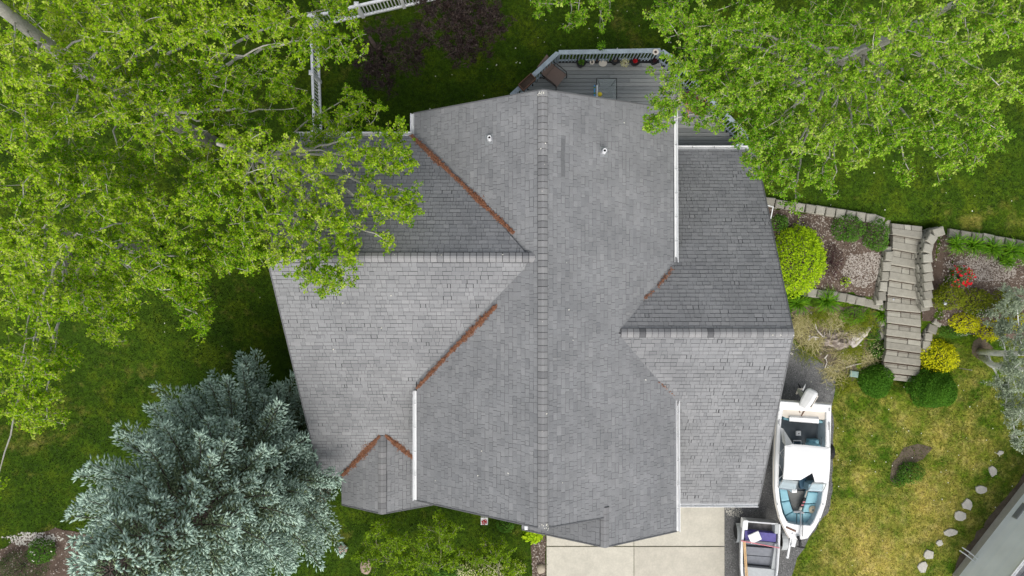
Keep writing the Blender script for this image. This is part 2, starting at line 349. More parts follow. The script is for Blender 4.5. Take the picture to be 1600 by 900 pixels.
def inside(poly, x, y):
    r = np.zeros(x.shape, bool); n = len(poly)
    for i in range(n):
        x0, y0 = poly[i][0], poly[i][1]; x1, y1 = poly[(i + 1) % n][0], poly[(i + 1) % n][1]
        c = ((y0 > y) != (y1 > y)) & (x < (x1 - x0) * (y - y0) / (y1 - y0 + 1e-12) + x0); r ^= c
    return r
AREAS = []                          # outlines that carry no lawn
def drape(name, px, mt, up, kind='structure', wob=.07, step=.3, world=False, keep=True, flat=None):
    """a sheet over the ground inside an outline"""
    pts = [Vector((p[0], p[1], 0)) if world else G(*p) for p in px]
    out = []
    n = len(pts)
    for i in range(n):
        a, b = pts[i], pts[(i + 1) % n]; k = max(1, int((b - a).length / step))
        for j in range(k):
            q = a.lerp(b, j / k); out.append(Vector((q.x + random.uniform(-wob, wob), q.y + random.uniform(-wob, wob))))
    poly = [(q.x, q.y) for q in out]
    if keep: AREAS.append(poly)
    xs = [q[0] for q in poly]; ys = [q[1] for q in poly]
    gx, gy = np.meshgrid(np.arange(min(xs), max(xs), step), np.arange(min(ys), max(ys), step)); gx = gx.ravel(); gy = gy.ravel()
    k = inside(poly, gx, gy)
    vs = out + [Vector((float(a), float(b))) for a, b in zip(gx[k], gy[k])]
    nb = len(out)
    v, e, f, *_ = delaunay_2d_cdt(vs, [(i, (i + 1) % nb) for i in range(nb)], [], 1, 1e-5)
    z = (lambda q: flat) if flat is not None else (lambda q: gzf(q.x, q.y) + up)
    m = MB(); m.add([(q.x, q.y, z(q)) for q in v], [list(t) for t in f])
    o = m.build(name, mt, smooth=True); tag(o, kind=kind); return o, poly
# gravel pad beside the house and under the boats
GRAVEL = [(1124, 780), (1150, 640), (1205, 560), (1236, 535), (1258, 548), (1285, 568), (1310, 575), (1303, 612), (1300, 640), (1304, 700), (1298, 790), (1262, 846), (1245, 872), (1232, 910), (1228, 960), (1128, 960)]
_, gpoly = drape('gravel_pad', GRAVEL, T['gravel'], .012, wob=.06)
# front planting strip, corner bed, terraced beds
_, strip_poly = drape('mulch_strip', [(828, 812), (852, 812), (853, 960), (832, 960), (831, 880)], T['mulch'], .016, wob=.02)
_, corner_poly = drape('corner_bed', [(-40, 880), (0, 862), (30, 842), (60, 830), (90, 826), (125, 832), (165, 850), (190, 900), (190, 960), (-40, 960)], T['mulch'], .016)
_, bedl_poly = drape('terrace_bed', [(1190, 322), (1250, 332), (1310, 338), (1380, 352), (1391, 372), (1388, 425), (1383, 468), (1330, 458), (1270, 452), (1215, 455), (1195, 400)], T['mulch'], .016)
_, bedr_poly = drape('flower_bed', [(1462, 368), (1500, 372), (1610, 388), (1640, 470), (1600, 530), (1545, 525), (1495, 518), (1462, 505), (1441, 500), (1440, 430), (1442, 385), (1452, 368)], T['mulch'], .016)
_, tree_soil = drape('bare_soil', [(1520, 530), (1535, 525), (1550, 545), (1545, 565), (1530, 565), (1518, 552)], T['soil'], .012, keep=False)
_, lawn_soil = drape('bare_soil', [(1392, 752), (1395, 722), (1412, 702), (1432, 695), (1455, 700), (1440, 716), (1424, 724), (1412, 742), (1400, 754)], T['soil'], .012, keep=False)
_, wall_soil = drape('bare_soil', [(1482, 915), (1500, 868), (1540, 815), (1600, 742), (1640, 700), (1640, 760), (1600, 790), (1520, 900)], T['soil'], .012)
_, slope_poly = drape('weedy_slope', [(1236, 480), (1260, 478), (1330, 478), (1382, 486), (1378, 560), (1340, 580), (1330, 600), (1308, 606), (1312, 575), (1285, 566), (1258, 545), (1240, 528)], T['soil'], .010, keep=False)
# the lawn's shaded edge under the spruce
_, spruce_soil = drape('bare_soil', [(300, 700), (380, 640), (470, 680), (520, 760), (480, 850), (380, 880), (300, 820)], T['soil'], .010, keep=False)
# driveway: four poured slabs with joints
def driveway():
    u0, u1, u2 = 854, 990.6, 1132
    rows = [(700, 853.0), (854.4, 1010)]
    root = thing('driveway', 'beige poured concrete driveway slabs below the garage gable', 'driveway', (0, 0, 0)); root['kind'] = 'structure'; del root['category']
    for a, b in rows:
        for l, r in ((u0, u1 - .35), (u1 + .35, u2)):
            m = MB(); pa, pb = P(l, b, .04), P(r, a, .04); c = (pa + pb) / 2
            m.rbox((c.x, c.y, -.03), (abs(pb.x - pa.x), abs(pb.y - pa.y), .16), .012)
            m.build('slab', T['concrete'], root)
    q = [P(u0, 700, .04), P(u2, 700, .04), P(u2, 1010, .04), P(u0, 1010, .04)]; AREAS.append([(p.x, p.y) for p in q])
driveway()

# ================================================================== GRAVEL STONES, MULCH CHIPS, GRASS
def scatter(poly, n):
    xs = [p[0] for p in poly]; ys = [p[1] for p in poly]
    x = rng.uniform(min(xs), max(xs), n * 3); y = rng.uniform(min(ys), max(ys), n * 3); k = inside(poly, x, y); return x[k][:n], y[k][:n]
def pebbles(name, label, poly, n, smin, smax, mt, up=.015, flatten=.5, rnd=None):
    x, y = scatter(poly, n); n = len(x); s = rng.uniform(smin, smax, n) ; a = rng.uniform(0, 6.28, n)
    base = np.array([(1, 0, 0), (0, 1, 0), (-1, 0, 0), (0, -1, 0), (0, 0, 1)], float)
    V = np.repeat(base[None], n, 0) * (1 + rng.uniform(-.3, .3, (n, 5, 3))); V[:, :, 0] *= rng.uniform(.6, 1.4, (n, 1))
    c, sn = np.cos(a)[:, None], np.sin(a)[:, None]; X = V[..., 0] * c - V[..., 1] * sn; Y = V[..., 0] * sn + V[..., 1] * c
    W = np.stack([X * s[:, None] + x[:, None], Y * s[:, None] + y[:, None], V[..., 2] * s[:, None] * flatten + (gz(x, y) + up)[:, None]], -1)
    b = (np.arange(n) * 5)[:, None]; F = np.concatenate([b + np.array([[i, (i + 1) % 4, 4]]) for i in range(4)], 1).reshape(-1, 3)
    r = rng.random(n) ** 1.6 if rnd is None else np.full(n, rnd) + rng.uniform(-.15, .15, n)
    o = np_obj(name, W.reshape(-1, 3), F, np.repeat(r, 4), mt); tag(o, label, kind='stuff'); return o
pebbles('gravel_stones', 'loose dark grey gravel spread beside the house and boats', gpoly, 26000, .008, .026, T['gravel_stone'])
for pl, nm, n in ((bedl_poly, 'loose bark chips on the bed left of the steps', 6500), (bedr_poly, 'loose bark chips on the bed right of the steps', 7500), (corner_poly, 'bark chips in the corner bed by the spruce', 3000), (strip_poly, 'dark bark chips in the strip beside the driveway', 1500)):
    pebbles('bark_chips', nm, pl, n, .012, .04, T['chips'], .018, .35)
# patches of pale chips: blown blossom and white bark
def disc_poly(u, v, rx, ry):
    c = G(u, v); return [(c.x + rx * math.cos(t) * random.uniform(.7, 1.15), c.y + ry * math.sin(t) * random.uniform(.7, 1.15)) for t in np.linspace(0, 6.28, 14)[:-1]]
pebbles('pale_chips', 'pale pinkish chips strewn on the bed left of the steps', disc_poly(1352, 420, 1.0, .7), 1300, .012, .036, T['chips'], .025, .3, .85)
pebbles('pale_chips', 'pale chips strewn around the red flowers', disc_poly(1535, 420, 1.4, .6), 1500, .012, .034, T['chips'], .025, .3, .8)
pebbles('white_pebbles', 'white pebbles along the edge of the corner bed', disc_poly(50, 842, 1.3, .35), 420, .014, .05, T['stone'], .02, .5)
pebbles('white_pebbles', 'white gravel spilled on the dark pad by the roof corner', disc_poly(1146, 798, .45, .32), 160, .012, .035, T['stone'], .02, .6)

HOUSE_XY = [(-6.8, -7), (-6.8, 4.6), (-2.9, 4.8), (-2.9, 5.3), (5, 5.3), (8.4, 4.5), (8.6, -7.6), (5, -7.6), (4.8, -8), (-2.8, -7), ]
def grass(n):
    x = rng.uniform(-22.5, 22.5, n); y = rng.uniform(-13, 12.6, n)
    k = ~inside(HOUSE_XY, x, y)
    for a in AREAS: k &= ~inside(a, x, y)
    st = [(p.x, p.y) for p in (P(1385, 345, 1.9), P(1445, 350, 1.9), P(1442, 600, 0), P(1380, 600, 0))]; k &= ~inside(st, x, y)
    nx = [(p.x, p.y) for p in (P(1495, 905, 0), P(1620, 745, 0), P(1800, 900, 0), P(1600, 1100, 0))]; k &= ~inside(nx, x, y)
    x, y = x[k], y[k]; n = len(x); d = dryness(x, y)
    patch = .5 + .5 * np.sin(x * 1.7 + 2 * np.sin(y * .9)) * np.sin(y * 1.9 + 1.5 * np.sin(x * .7))
    L = rng.uniform(.04, .13, n) * (.6 + .6 * patch); a = rng.uniform(0, 6.28, n); t = rng.uniform(.2, 1.1, n)
    p0 = np.stack([x, y, gz(x, y) - .004], 1)
    dr = np.stack([np.cos(a) * np.sin(t), np.sin(a) * np.sin(t), np.cos(t)], 1)
    cl = np.sin(x * 5.1 + 3 * np.sin(y * 2.3)) * np.sin(y * 4.7 + 2 * np.sin(x * 3.1)); r = np.clip(d * 1.1 + rng.normal(0, .15, n) + .1 * (patch - .5) + .16 * cl + .04 + .16 * (lawn_shade(x, y) - .88), 0, 1)
    m = mat('grass', [(.028, .062, .004), (.055, .105, .005), (.125, .175, .009), (.28, .25, .04), (.45, .36, .12)], .7, trans=.2)
    o = sliver_mesh('grass', p0, p0 + dr * L[:, None], np.full(n, .013) * rng.uniform(.7, 1.5, n), r, m, None)
    tag(o, 'short mown grass of the lawns around the house', kind='stuff')
grass(300000)
def litter():
    zones = [(960, 50, 5, 2.5, 40), (700, 120, 4, 2.5, 14), (1380, 280, 5, 2, 24), (300, 560, 4, 3, 9), (1400, 640, 4, 3, 60), (1500, 720, 4, 3, 30), (820, 100, 2, 2, 14), (1350, 780, 3, 3, 10)]
    P0 = []
    for u, v, rx, ry, n in zones:
        c = G(u, v); x = c.x + rng.normal(0, rx * .55, n); y = c.y + rng.normal(0, ry * .55, n); P0.append(np.stack([x, y, gz(x, y) + .055], 1))
    p = np.concatenate(P0); k = ~inside(HOUSE_XY, p[:, 0], p[:, 1])
    p = p[k]; n = len(p); a = rng.uniform(0, 6.28, n)
    o = leaf_mesh('fallen_petals', p, np.stack([np.cos(a), np.sin(a), 0 * a], 1), np.tile([0, 0, 1.0], (n, 1)) + rng.normal(0, .2, (n, 3)), rng.uniform(.03, .06, n), rng.random(n), T['litter'], None, DELTOID)
    tag(o, 'pale fallen leaves and petals dotted over the lawns', kind='stuff')
litter()
# ================================================================== THE HOUSE
house = thing('house', 'large grey shingled house with crossing gable roofs', 'house', (0, 0, 0))
def plane_z(pl, x, y): return pl[0] + pl[1] * x + pl[2] * y
def on_plane(pl, u, v):            # picture position on a roof plane
    k = 1 / FPX; a, b = (u - 800) * k, (450 - v) * k
    z = (pl[0] + CAM_H * (pl[1] * a + pl[2] * b)) / (1 + pl[1] * a + pl[2] * b)
    return P(u, v, z)
ZR, ZE = 9.0, 6.24; XR = (848 - 800) * (CAM_H - ZR) / FPX
XL = (651 - 800) * (CAM_H - ZE) / FPX; XRT = (1054 - 800) * (CAM_H - ZE) / FPX
sl = (ZR - ZE) / (XR - XL); sr = (ZR - ZE) / (XRT - XR)
PL = {}
PL['ml'] = (ZR - sl * XR, sl, 0); PL['mr'] = (ZR + sr * XR, -sr, 0)
ZW = 8.85; YW = (450 - 402) * (CAM_H - ZW) / FPX
PL['wn'] = (ZW + .619 * YW, 0, -.619); PL['ws'] = (ZW - .652 * YW, 0, .652)
e0 = on_plane(PL['mr'], 965, 520.5); ZEE, YEE = e0.z, e0.y
PL['en'] = (ZEE + .56 * YEE, 0, -.56); PL['es'] = (ZEE - .56 * YEE, 0, .56)
s0 = on_plane(PL['ws'], 597, 680); ZS, XS, SS = s0.z, s0.x, .61
PL['sl'] = (ZS - SS * XS, SS, 0); PL['sr'] = (ZS + SS * XS, -SS, 0)
n0 = on_plane(PL['mr'], 945, 855); ZN, XN = n0.z, n0.x
PL['nl'] = (ZN - sr * XN, sr, 0)
ytop = (450 - 140) * (CAM_H - ZR) / FPX; ybot = (450 - 826) * (CAM_H - ZR) / FPX
W = lambda k, x, y: Vector((x, y, plane_z(PL[k], x, y)))
O = lambda k, u, v: on_plane(PL[k], u, v)
wl_x = P(417, 405, ZW).x; er_x = P(1240, 521, ZEE).x
ys_s = P(597, 803, ZS).y
POLY = {
 'ml': [W('ml', XR, ytop), O('ml', 647, 177), O('ml', 651, 782), W('ml', XR, ybot)],
 'mr': [W('mr', XR, ytop), W('mr', XR, ybot), O('mr', 948, 808), O('mr', 945, 855), O('mr', 1057, 830), O('mr', 1053, 170)],
 'wn': [W('wn', wl_x, YW), W('wn', wl_x - .03, O('wn', 500, 212).y), W('wn', -2.9, O('wn', 500, 212).y), W('wn', .5, YW)],
 'ws': [W('ws', wl_x, YW), W('ws', .5, YW), W('ws', -2.7, -6.8), W('ws', wl_x + .12, -6.8)],
 'en': [W('en', er_x, YEE), W('en', 2.7, YEE), W('en', 5.0, O('en', 1100, 233).y), O('en', 1180, 233)],
 'es': [W('es', er_x, YEE), O('es', 1185, 787), W('es', 4.9, O('es', 1100, 787).y), W('es', 2.7, YEE)],
 'sl': [W('sl', XS, -4.4), W('sl', XS - 1.66, -5.6), W('sl', XS - 1.66, ys_s), W('sl', XS, ys_s)],
 'sr': [W('sr', XS, -4.4), W('sr', XS, ys_s), W('sr', XS + 1.66, ys_s), W('sr', XS + 1.66, -5.6)],
 'nl': [W('nl', XN, ybot + 1.0), W('nl', .35, ybot + 1.0), W('nl', .35, n0.y), W('nl', XN, n0.y)],
}
def covered(k, x, y, z):           # another slope lies above this spot
    for q, pl in PL.items():
        if q == k: continue
        if plane_z(pl, x, y) > z + .22 and inside([(p.x, p.y) for p in POLY[q]], np.array([x]), np.array([y]))[0]: return True
    return False
cand = []
slopes = {}
for key, poly in POLY.items():
    a = PL[key]; nrm = Vector((-a[1], -a[2], 1)).normalized()
    # slab under the shingles
    m = MB(); n = len(poly); vs = [p - nrm * .004 for p in poly] + [p - nrm * .16 for p in poly]
    m.add(vs, [tuple(range(n)), tuple(range(n, 2 * n))[::-1]] + [(i, (i + 1) % n, n + (i + 1) % n, n + i) for i in range(n)])
    so = m.build('roof_slope', T['underlay'], house); slopes[key] = so
    # shingle courses: s runs along the eave, t climbs the slope
    g = Vector((a[1], a[2], 0)).normalized(); tdir = Vector((g.x, g.y, a[1] * g.x + a[2] * g.y)).normalized(); sdir_ = nrm.cross(tdir).normalized() * -1
    o = poly[0]; loc = [((p - o).dot(sdir_), (p - o).dot(tdir)) for p in poly]
    t0 = min(q[1] for q in loc); t1 = max(q[1] for q in loc)
    def cross(t):
        xs = []
        for i in range(n):
            (sa, ta), (sb, tb) = loc[i], loc[(i + 1) % n]
            if (ta > t) != (tb > t): xs.append(sa + (sb - sa) * (t - ta) / (tb - ta))
        return sorted(xs)
    EXP = .148; tabs = []
    nc = int((t1 - t0) / EXP) + 1; fine = key in ('ws', 'es', 'en', 'wn')
    for c in range(nc):
        ta = t0 + c * EXP; tb = min(ta + EXP, t1 - .0005)
        if tb - ta < .03: continue
        cm = cross((ta + tb) / 2); ca = cross(ta + .001); cb = cross(tb - .001)
        if len(ca) != len(cm): ca = cm
        if len(cb) != len(cm): cb = cm
        for k in range(0, len(cm) - 1, 2):
            l, r = cm[k], cm[k + 1]; cuts = [l]; s = l - random.uniform(0, .3)
            while True:
                s += random.choice((.10, .14, .17, .21, .25, .30)) * random.uniform(.85, 1.15)
                if s > r - .05: break
                if s > l + .05: cuts.append(s)
            cuts.append(r)
            for i in range(len(cuts) - 1):
                jg = random.choice((.002, .003, .004, .005)) if random.random() > .02 or not fine else .018
                la = ca[k] if i == 0 else cuts[i] + jg; lb = cb[k] if i == 0 else cuts[i] + jg
                ra = ca[k + 1] if i == len(cuts) - 2 else cuts[i + 1] - jg; rb = cb[k + 1] if i == len(cuts) - 2 else cuts[i + 1] - jg
                if ra - la < .01 and rb - lb < .01: continue
                lift = random.choice((.012, .014, .019)) ; slit = random.choice((.004, .009, .014, .018)) if not fine else random.choice((.014, .019, .024, .027))
                top = tb - slit; low = ta - (.004 if c else .02)
                w = lambda s_, t_, h: o + sdir_ * s_ + tdir * t_ + nrm * h
                vs = [w(la, low, lift), w(ra, low, lift), w(rb, top, .006), w(lb, top, .006), w(la, low, 0), w(ra, low, 0), w(rb, top, 0), w(lb, top, 0)]
                ctr = (vs[0] + vs[1] + vs[2] + vs[3]) / 4
                if covered(key, ctr.x, ctr.y, ctr.z): continue
                tabs.append((vs, ctr, ra - la))
    cand += [(key, t) for t in tabs]
SHF = [(0, 1, 2, 3), (4, 5, 1, 0), (5, 6, 2, 1), (7, 4, 0, 3)]
# the 300 that show largest are single pieces, the rest of each slope is joined
vis = [c for c in cand if not (c[0] in ('wn', 'ml', 'ws') and c[1][1].x < -2.5 and c[1][1].y > -0.0)]
vis.sort(key=lambda c: -(c[1][2] * .148) / (CAM_H - c[1][1].z) ** 2)
single = set(id(c[1]) for c in vis[:300])
joined = {k: MB() for k in POLY}
old = ('ws', 'es', 'en')
def tone(key, ctr):                # bundles of slightly different grey
    g = math.sin(ctr.x * 1.3 + ctr.y * .9) * math.sin(ctr.y * 1.1 - ctr.x * .5)
    return min(1, max(0, .5 + .15 * g + random.gauss(0, .15)))
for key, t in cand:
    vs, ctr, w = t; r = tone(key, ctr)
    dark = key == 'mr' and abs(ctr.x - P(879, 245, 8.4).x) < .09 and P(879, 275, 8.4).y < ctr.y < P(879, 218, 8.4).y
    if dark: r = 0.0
    if key == 'nl': r *= .35  # small gable's left facet toned down, overhang shade put into its colour
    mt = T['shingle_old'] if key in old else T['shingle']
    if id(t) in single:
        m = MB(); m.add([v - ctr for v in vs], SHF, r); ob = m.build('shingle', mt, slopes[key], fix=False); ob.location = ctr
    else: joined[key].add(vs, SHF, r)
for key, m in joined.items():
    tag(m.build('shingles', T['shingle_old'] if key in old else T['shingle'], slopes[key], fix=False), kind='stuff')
# darker patch of slipped tabs beside the ridge
m = MB()
for i in range(7):
    c = O('mr', 879 + random.uniform(-.6, .6), 222 + i * 8.2); sdn = Vector((1, 0, -sr)).normalized()
    m.add([c + Vector((0, s * .085, 0)) + sdn * d + Vector((sr, 0, 1)).normalized() * .022 for s, d in ((-1, -.07), (-1, .07), (1, .07), (1, -.07))], [(0, 1, 2, 3)], .3)
m.build('worn_patch', mat('worn', (.15, .153, .157), .95, noise=40, namt=.2), house)

def ridge_caps(p0, p1, zrise, zrise2, half=.142, step=.19, darks=()):
    p0, p1 = Vector(p0), Vector(p1); d = (p1 - p0).normalized(); L = (p1 - p0).length; s = d.cross(Vector((0, 0, 1))).normalized()
    n = int(L / step)
    st_ = MB(); qq = lambda base, k: base + s * ((half + .007) * k) - Vector((0, 0, (half + .007) * abs(k) * (zrise if k > 0 else zrise2))) + Vector((0, 0, .026))
    st_.add([qq(p0, -1), qq(p0, 0), qq(p0, 1), qq(p1, -1), qq(p1, 0), qq(p1, 1)], [(0, 1, 4, 3), (1, 2, 5, 4)]); st_.build('ridge_felt', T['underlay'], house, fix=False)
    for i in range(n):
        m = MB(); a = Vector((0, 0, 0)); b = d * (L / n - .016)
        h0, h1 = .072, .05
        q = lambda base, k, h: base + s * (half * k) - Vector((0, 0, half * abs(k) * (zrise if k > 0 else zrise2))) + Vector((0, 0, h))
        vs = [q(a, -1, h0), q(a, -.25, h0 + .008), q(a, .25, h0 + .008), q(a, 1, h0), q(b, -1, h1), q(b, -.25, h1 + .008), q(b, .25, h1 + .008), q(b, 1, h1)]
        lo = [v - Vector((0, 0, .045)) for v in vs]
        r = min(1, max(.25, random.gauss(.62, .2)))
        if any(abs(i / n - f) < .5 / n + .004 for f in darks): r = 0.0
        m.add(vs + lo, [(0, 1, 5, 4), (1, 2, 6, 5), (2, 3, 7, 6), (8, 9, 1, 0), (9, 10, 2, 1), (10, 11, 3, 2), (8, 0, 4, 12), (3, 11, 15, 7)], r)
        ob = m.build('ridge_cap', T['cap'], house, fix=False); ob.location = p0 + d * (L * i / n)
ridge_caps((XR, ybot, ZR), (XR, ytop, ZR), sr, sl)
ridge_caps((wl_x, YW, ZW), (XR - .2, YW, ZW), .652, .619)
ridge_caps((er_x, YEE, ZEE), (e0.x + .1, YEE, ZEE), .56, .56, darks=(.46, .86))
ridge_caps((XS, ys_s, ZS), (XS, s0.y, ZS), SS, SS, half=.14)
ridge_caps((XN, n0.y, ZN), (XN, ybot + .25, ZN), sr, sr, half=.13)

# metal drip edges along the rakes
T['drip'] = mat('drip', (.12, .122, .125), .6)
def drip(k, p, q):
    p, q = Vector(p), Vector(q); nrm = Vector((-PL[k][1], -PL[k][2], 1)).normalized(); d = (q - p).normalized(); s = nrm.cross(d)
    m = MB(); m.loft([[x + s * a_ + nrm * b_ for a_, b_ in ((-.018, -.03), (.018, -.03), (.018, .026), (-.018, .026))] for x in (p, q)], True, True, True); m.build('drip_edge', T['drip'], house)
for k, i, j in (('ml', 0, 1), ('ml', 2, 3), ('mr', 5, 0), ('mr', 1, 2), ('mr', 3, 4), ('ws', 3, 0), ('wn', 0, 1), ('en', 3, 0), ('es', 0, 1), ('sl', 2, 3), ('sr', 1, 2), ('nl', 2, 3)): drip(k, POLY[k][i], POLY[k][j])
# gutters: open white troughs
def gutter(p0, p1, out, mb=None):
    p0, p1, out = Vector(p0), Vector(p1), Vector(out).normalized(); up = Vector((0, 0, 1)); m = MB()
    prof = [(0, .02), (0, -.10), (.09, -.10), (.125, -.03), (.125, .025), (.108, .025), (.108, -.02), (.08, -.085), (.014, -.085), (.014, .02)]
    rings = [[p + out * x + up * z for x, z in prof] for p in (p0, p1)]
    m.loft(rings, True, True, True); ob = m.build('gutter', T['white_metal'], house)
    # hangers across the trough
    L = (p1 - p0).length; d = (p1 - p0) / L
    h = MB()
    for i in range(int(L / .8)):
        c = p0 + d * (.4 + i * .8); h.add([c + d * sx * .012 + out * x + up * .012 for sx, x in ((-1, .006), (1, .006), (1, .118), (-1, .118))], [(0, 1, 2, 3)])
    h.build('hanger', T['lead'], ob)
    return ob
gutter(O('ml', 647, 177), O('ml', 647, 213), (-1, 0, 0)); gutter(O('ml', 651, 611), O('ml', 651, 782), (-1, 0, 0))
gutter(O('mr', 1053, 170), O('mr', 1054, 410), (1, 0, 0)); gutter(O('mr', 1056, 626), O('mr', 1057, 831), (1, 0, 0))
yw = O('wn', 500, 212).y; gutter(W('wn', wl_x - .03, yw), W('wn', XL - .15, yw), (0, 1, 0))
ye = O('en', 1100, 233).y; gutter(W('en', 5.45, ye), O('en', 1180, 233), (0, 1, 0))
ys = O('es', 1100, 787).y; gutter(W('es', 5.45, ys), O('es', 1185, 787), (0, -1, 0))
gutter(W('ws', wl_x + .12, -6.8), W('ws', XS - 1.7, -6.8), (0, -1, 0))
# beige fascia seen at the low rake of the east wing
a, b = O('es', 1192, 750), O('es', 1185.5, 786)
# walls
def wall(prof, axis, a, b):
    m = MB(); f = (lambda q, t: (q[0], t, q[1])) if axis == 'y' else (lambda q, t: (t, q[0], q[1]))
    m.loft([[Vector(f(q, t)) for q in prof] for t in (a, b)], True, True, True); return m.build('wall', T['siding'], house)
def zz(k, c): return (plane_z(PL[k], c, 0) if PL[k][2] == 0 else plane_z(PL[k], 0, c)) - .22
wall([(XL + .4, -.3), (XL + .4, zz('ml', XL + .4)), (XR, ZR - .22), (XRT - .4, zz('mr', XRT - .4)), (XRT - .4, -.3)], 'y', ybot + .45, ytop - .45)
wall([(.7, -.3), (.7, zz('nl', .7)), (XN, ZN - .22), (XRT - .4, zz('mr', XRT - .4)), (XRT - .4, -.3)], 'y', n0.y + .4, ybot + .45)
wall([(-6.4, -.3), (-6.4, zz('ws', -6.4)), (YW, ZW - .22), (yw - .4, zz('wn', yw - .4)), (yw - .4, -.3)], 'x', wl_x + .45, XL + .4)
wall([(ys + .4, -.3), (ys + .4, zz('es', ys + .4)), (YEE, ZEE - .22), (ye - .4, zz('en', ye - .4)), (ye - .4, -.3)], 'x', XRT - .4, er_x - .45)
wall([(XS - 1.3, -.3), (XS - 1.3, zz('sl', XS - 1.3)), (XS, ZS - .22), (XS + 1.3, zz('sr', XS + 1.3)), (XS + 1.3, -.3)], 'y', ys_s + .35, -6.4)
m = MB(); gd = m.box(((.9 + XRT) / 2, n0.y + .385, 1.15), (3.9, .05, 2.25)); gdo = m.build('garage_door', T['white_metal'], house)
for i in range(4):
    m = MB(); m.box(((.9 + XRT) / 2, n0.y + .345, .32 + i * .56), (3.8, .035, .5)); m.build('door_panel', T['white_metal'], gdo)
# small shed vent hood, vent pipes with flashing
def pipe(u, v, k, label):
    c = O(k, u, v); nrm = Vector((-PL[k][1], -PL[k][2], 1)).normalized()
    m = MB(); q = nrm.orthogonal().normalized(); b = nrm.cross(q)
    s = Vector((0, 1, 0)); tdn = s.cross(nrm).normalized()
    m.add([c + s * x * .16 + tdn * y * .15 + nrm * .024 for x, y in ((-1, -1), (1, -1), (1, 1), (-1, 1))], [(0, 1, 2, 3)]); fl = m.build('vent_flashing', T['lead'], house)
    m = MB(); c2 = c + Vector((0, 0, .02)); pr = [(.062, -.05), (.062, .30), (.044, .30), (.044, .05)]
    m.lathe(pr, c2, 14); m.build('vent_pipe', T['white_metal'], fl, smooth=False)
    m = MB(); m.lathe([(.043, .06), (.043, .19), (.001, .192)], c2, 12); m.build('pipe_mouth', T['black'], fl)
    m = MB(); m.lathe([(.105, .0), (.085, .09), (.064, .10)], c2 + Vector((0, 0, .01)), 14); m.build('pipe_collar', T['lead'], fl)
pipe(765, 218, 'ml', ''); pipe(943, 238, 'mr', '')
# shadowed notch where the small gable ridge meets the main rake, and a light on the rake
m = MB(); c = O('ml', 822, 822) + Vector((0, -.05, -.05)); m.rbox(c, (.10, .12, .16), .02); m.build('rake_light', T['white_metal'], house)
m = MB(); c = O('en', 1201, 322) ; c = P(1206, 330, 3.4)
m.tube([P(1199, 321, 3.6), P(1208, 323, 3.6), P(1204, 342, 3.5)], .025, 6); m.build('eave_bracket', T['white_metal'], house)

# needle litter lying in the valleys
def needles(pts, w, n, label, key1, key2):
    pos = []; segs = []
    for i in range(len(pts) - 1): segs.append((Vector((*pts[i], 0)), Vector((*pts[i + 1], 0))))
    n = int(n * .5); A = np.zeros((n, 3)); B = np.zeros((n, 3))
    kn = rng.random(14); t = rng.random(n * 4); dens = np.interp(t, np.linspace(0, 1, 14), kn) ; t = t[rng.random(n * 4) < .25 + .75 * dens][:n]
    if len(t) < n: t = np.concatenate([t, rng.random(n - len(t))])
    wid = np.interp(t, np.linspace(0, 1, 14), .35 + .85 * kn)
    a = np.array([*pts[0]]); b = np.array([*pts[-1]]); L = np.linalg.norm(b - a); d = (b - a) / L; s = np.array([-d[1], d[0]])
    taper = np.minimum(1, np.minimum(t / .10, (1 - t) / .22))
    off = rng.normal(0, .36, n) * w * wid * np.maximum(taper, .12) * np.where(rng.random(n) < .08, 2.4, 1)
    uv = a + d * (t * L)[:, None] + s * off[:, None]
    for i in range(n):
        p = on_plane(PL[key1], *uv[i]); q = on_plane(PL[key2], *uv[i])
        c = p if p.z > q.z else q; depth = .015 + .05 * random.random() * max(0, 1 - abs(off[i]) / w)
        an = random.uniform(0, 6.28); l = random.uniform(.025, .085); h = Vector((math.cos(an), math.sin(an), random.uniform(-.3, .5))) * l
        c = c + Vector((0, 0, .02 + depth)); A[i] = c - h; B[i] = c + h
    o = sliver_mesh('needle_litter', A, B, rng.uniform(.007, .014, n), rng.random(n), T['needles'], None); tag(o, label, kind='stuff')
needles([(643, 212), (802, 364)], 4.2, 5000, 'rust brown needles lying in the upper left roof valley', 'ml', 'wn')
needles([(652, 606), (718, 535)], 3.2, 1500, 'rust brown needles in the lower half of the long south valley', 'ml', 'ws')
needles([(716, 538), (775, 478)], 4.2, 1900, 'rust brown needles in the upper half of the long south valley', 'ml', 'ws')
needles([(534, 744), (594, 681)], 5.0, 2300, 'rust brown needles left of the small porch gable', 'sl', 'ws')
needles([(603, 680), (646, 715)], 5.0, 1900, 'rust brown needles right of the small porch gable', 'sr', 'ws')
needles([(1050, 420), (1028, 448)], 3.6, 150, 'scattered brown needles in the right roof valley', 'mr', 'en')
needles([(1020, 455), (1005, 468)], 2.2, 70, 'few brown needles near the east wing ridge', 'mr', 'en')
needles([(1030, 597), (1052, 617)], 1.2, 40, 'few brown needles at the lower right valley end', 'mr', 'es')
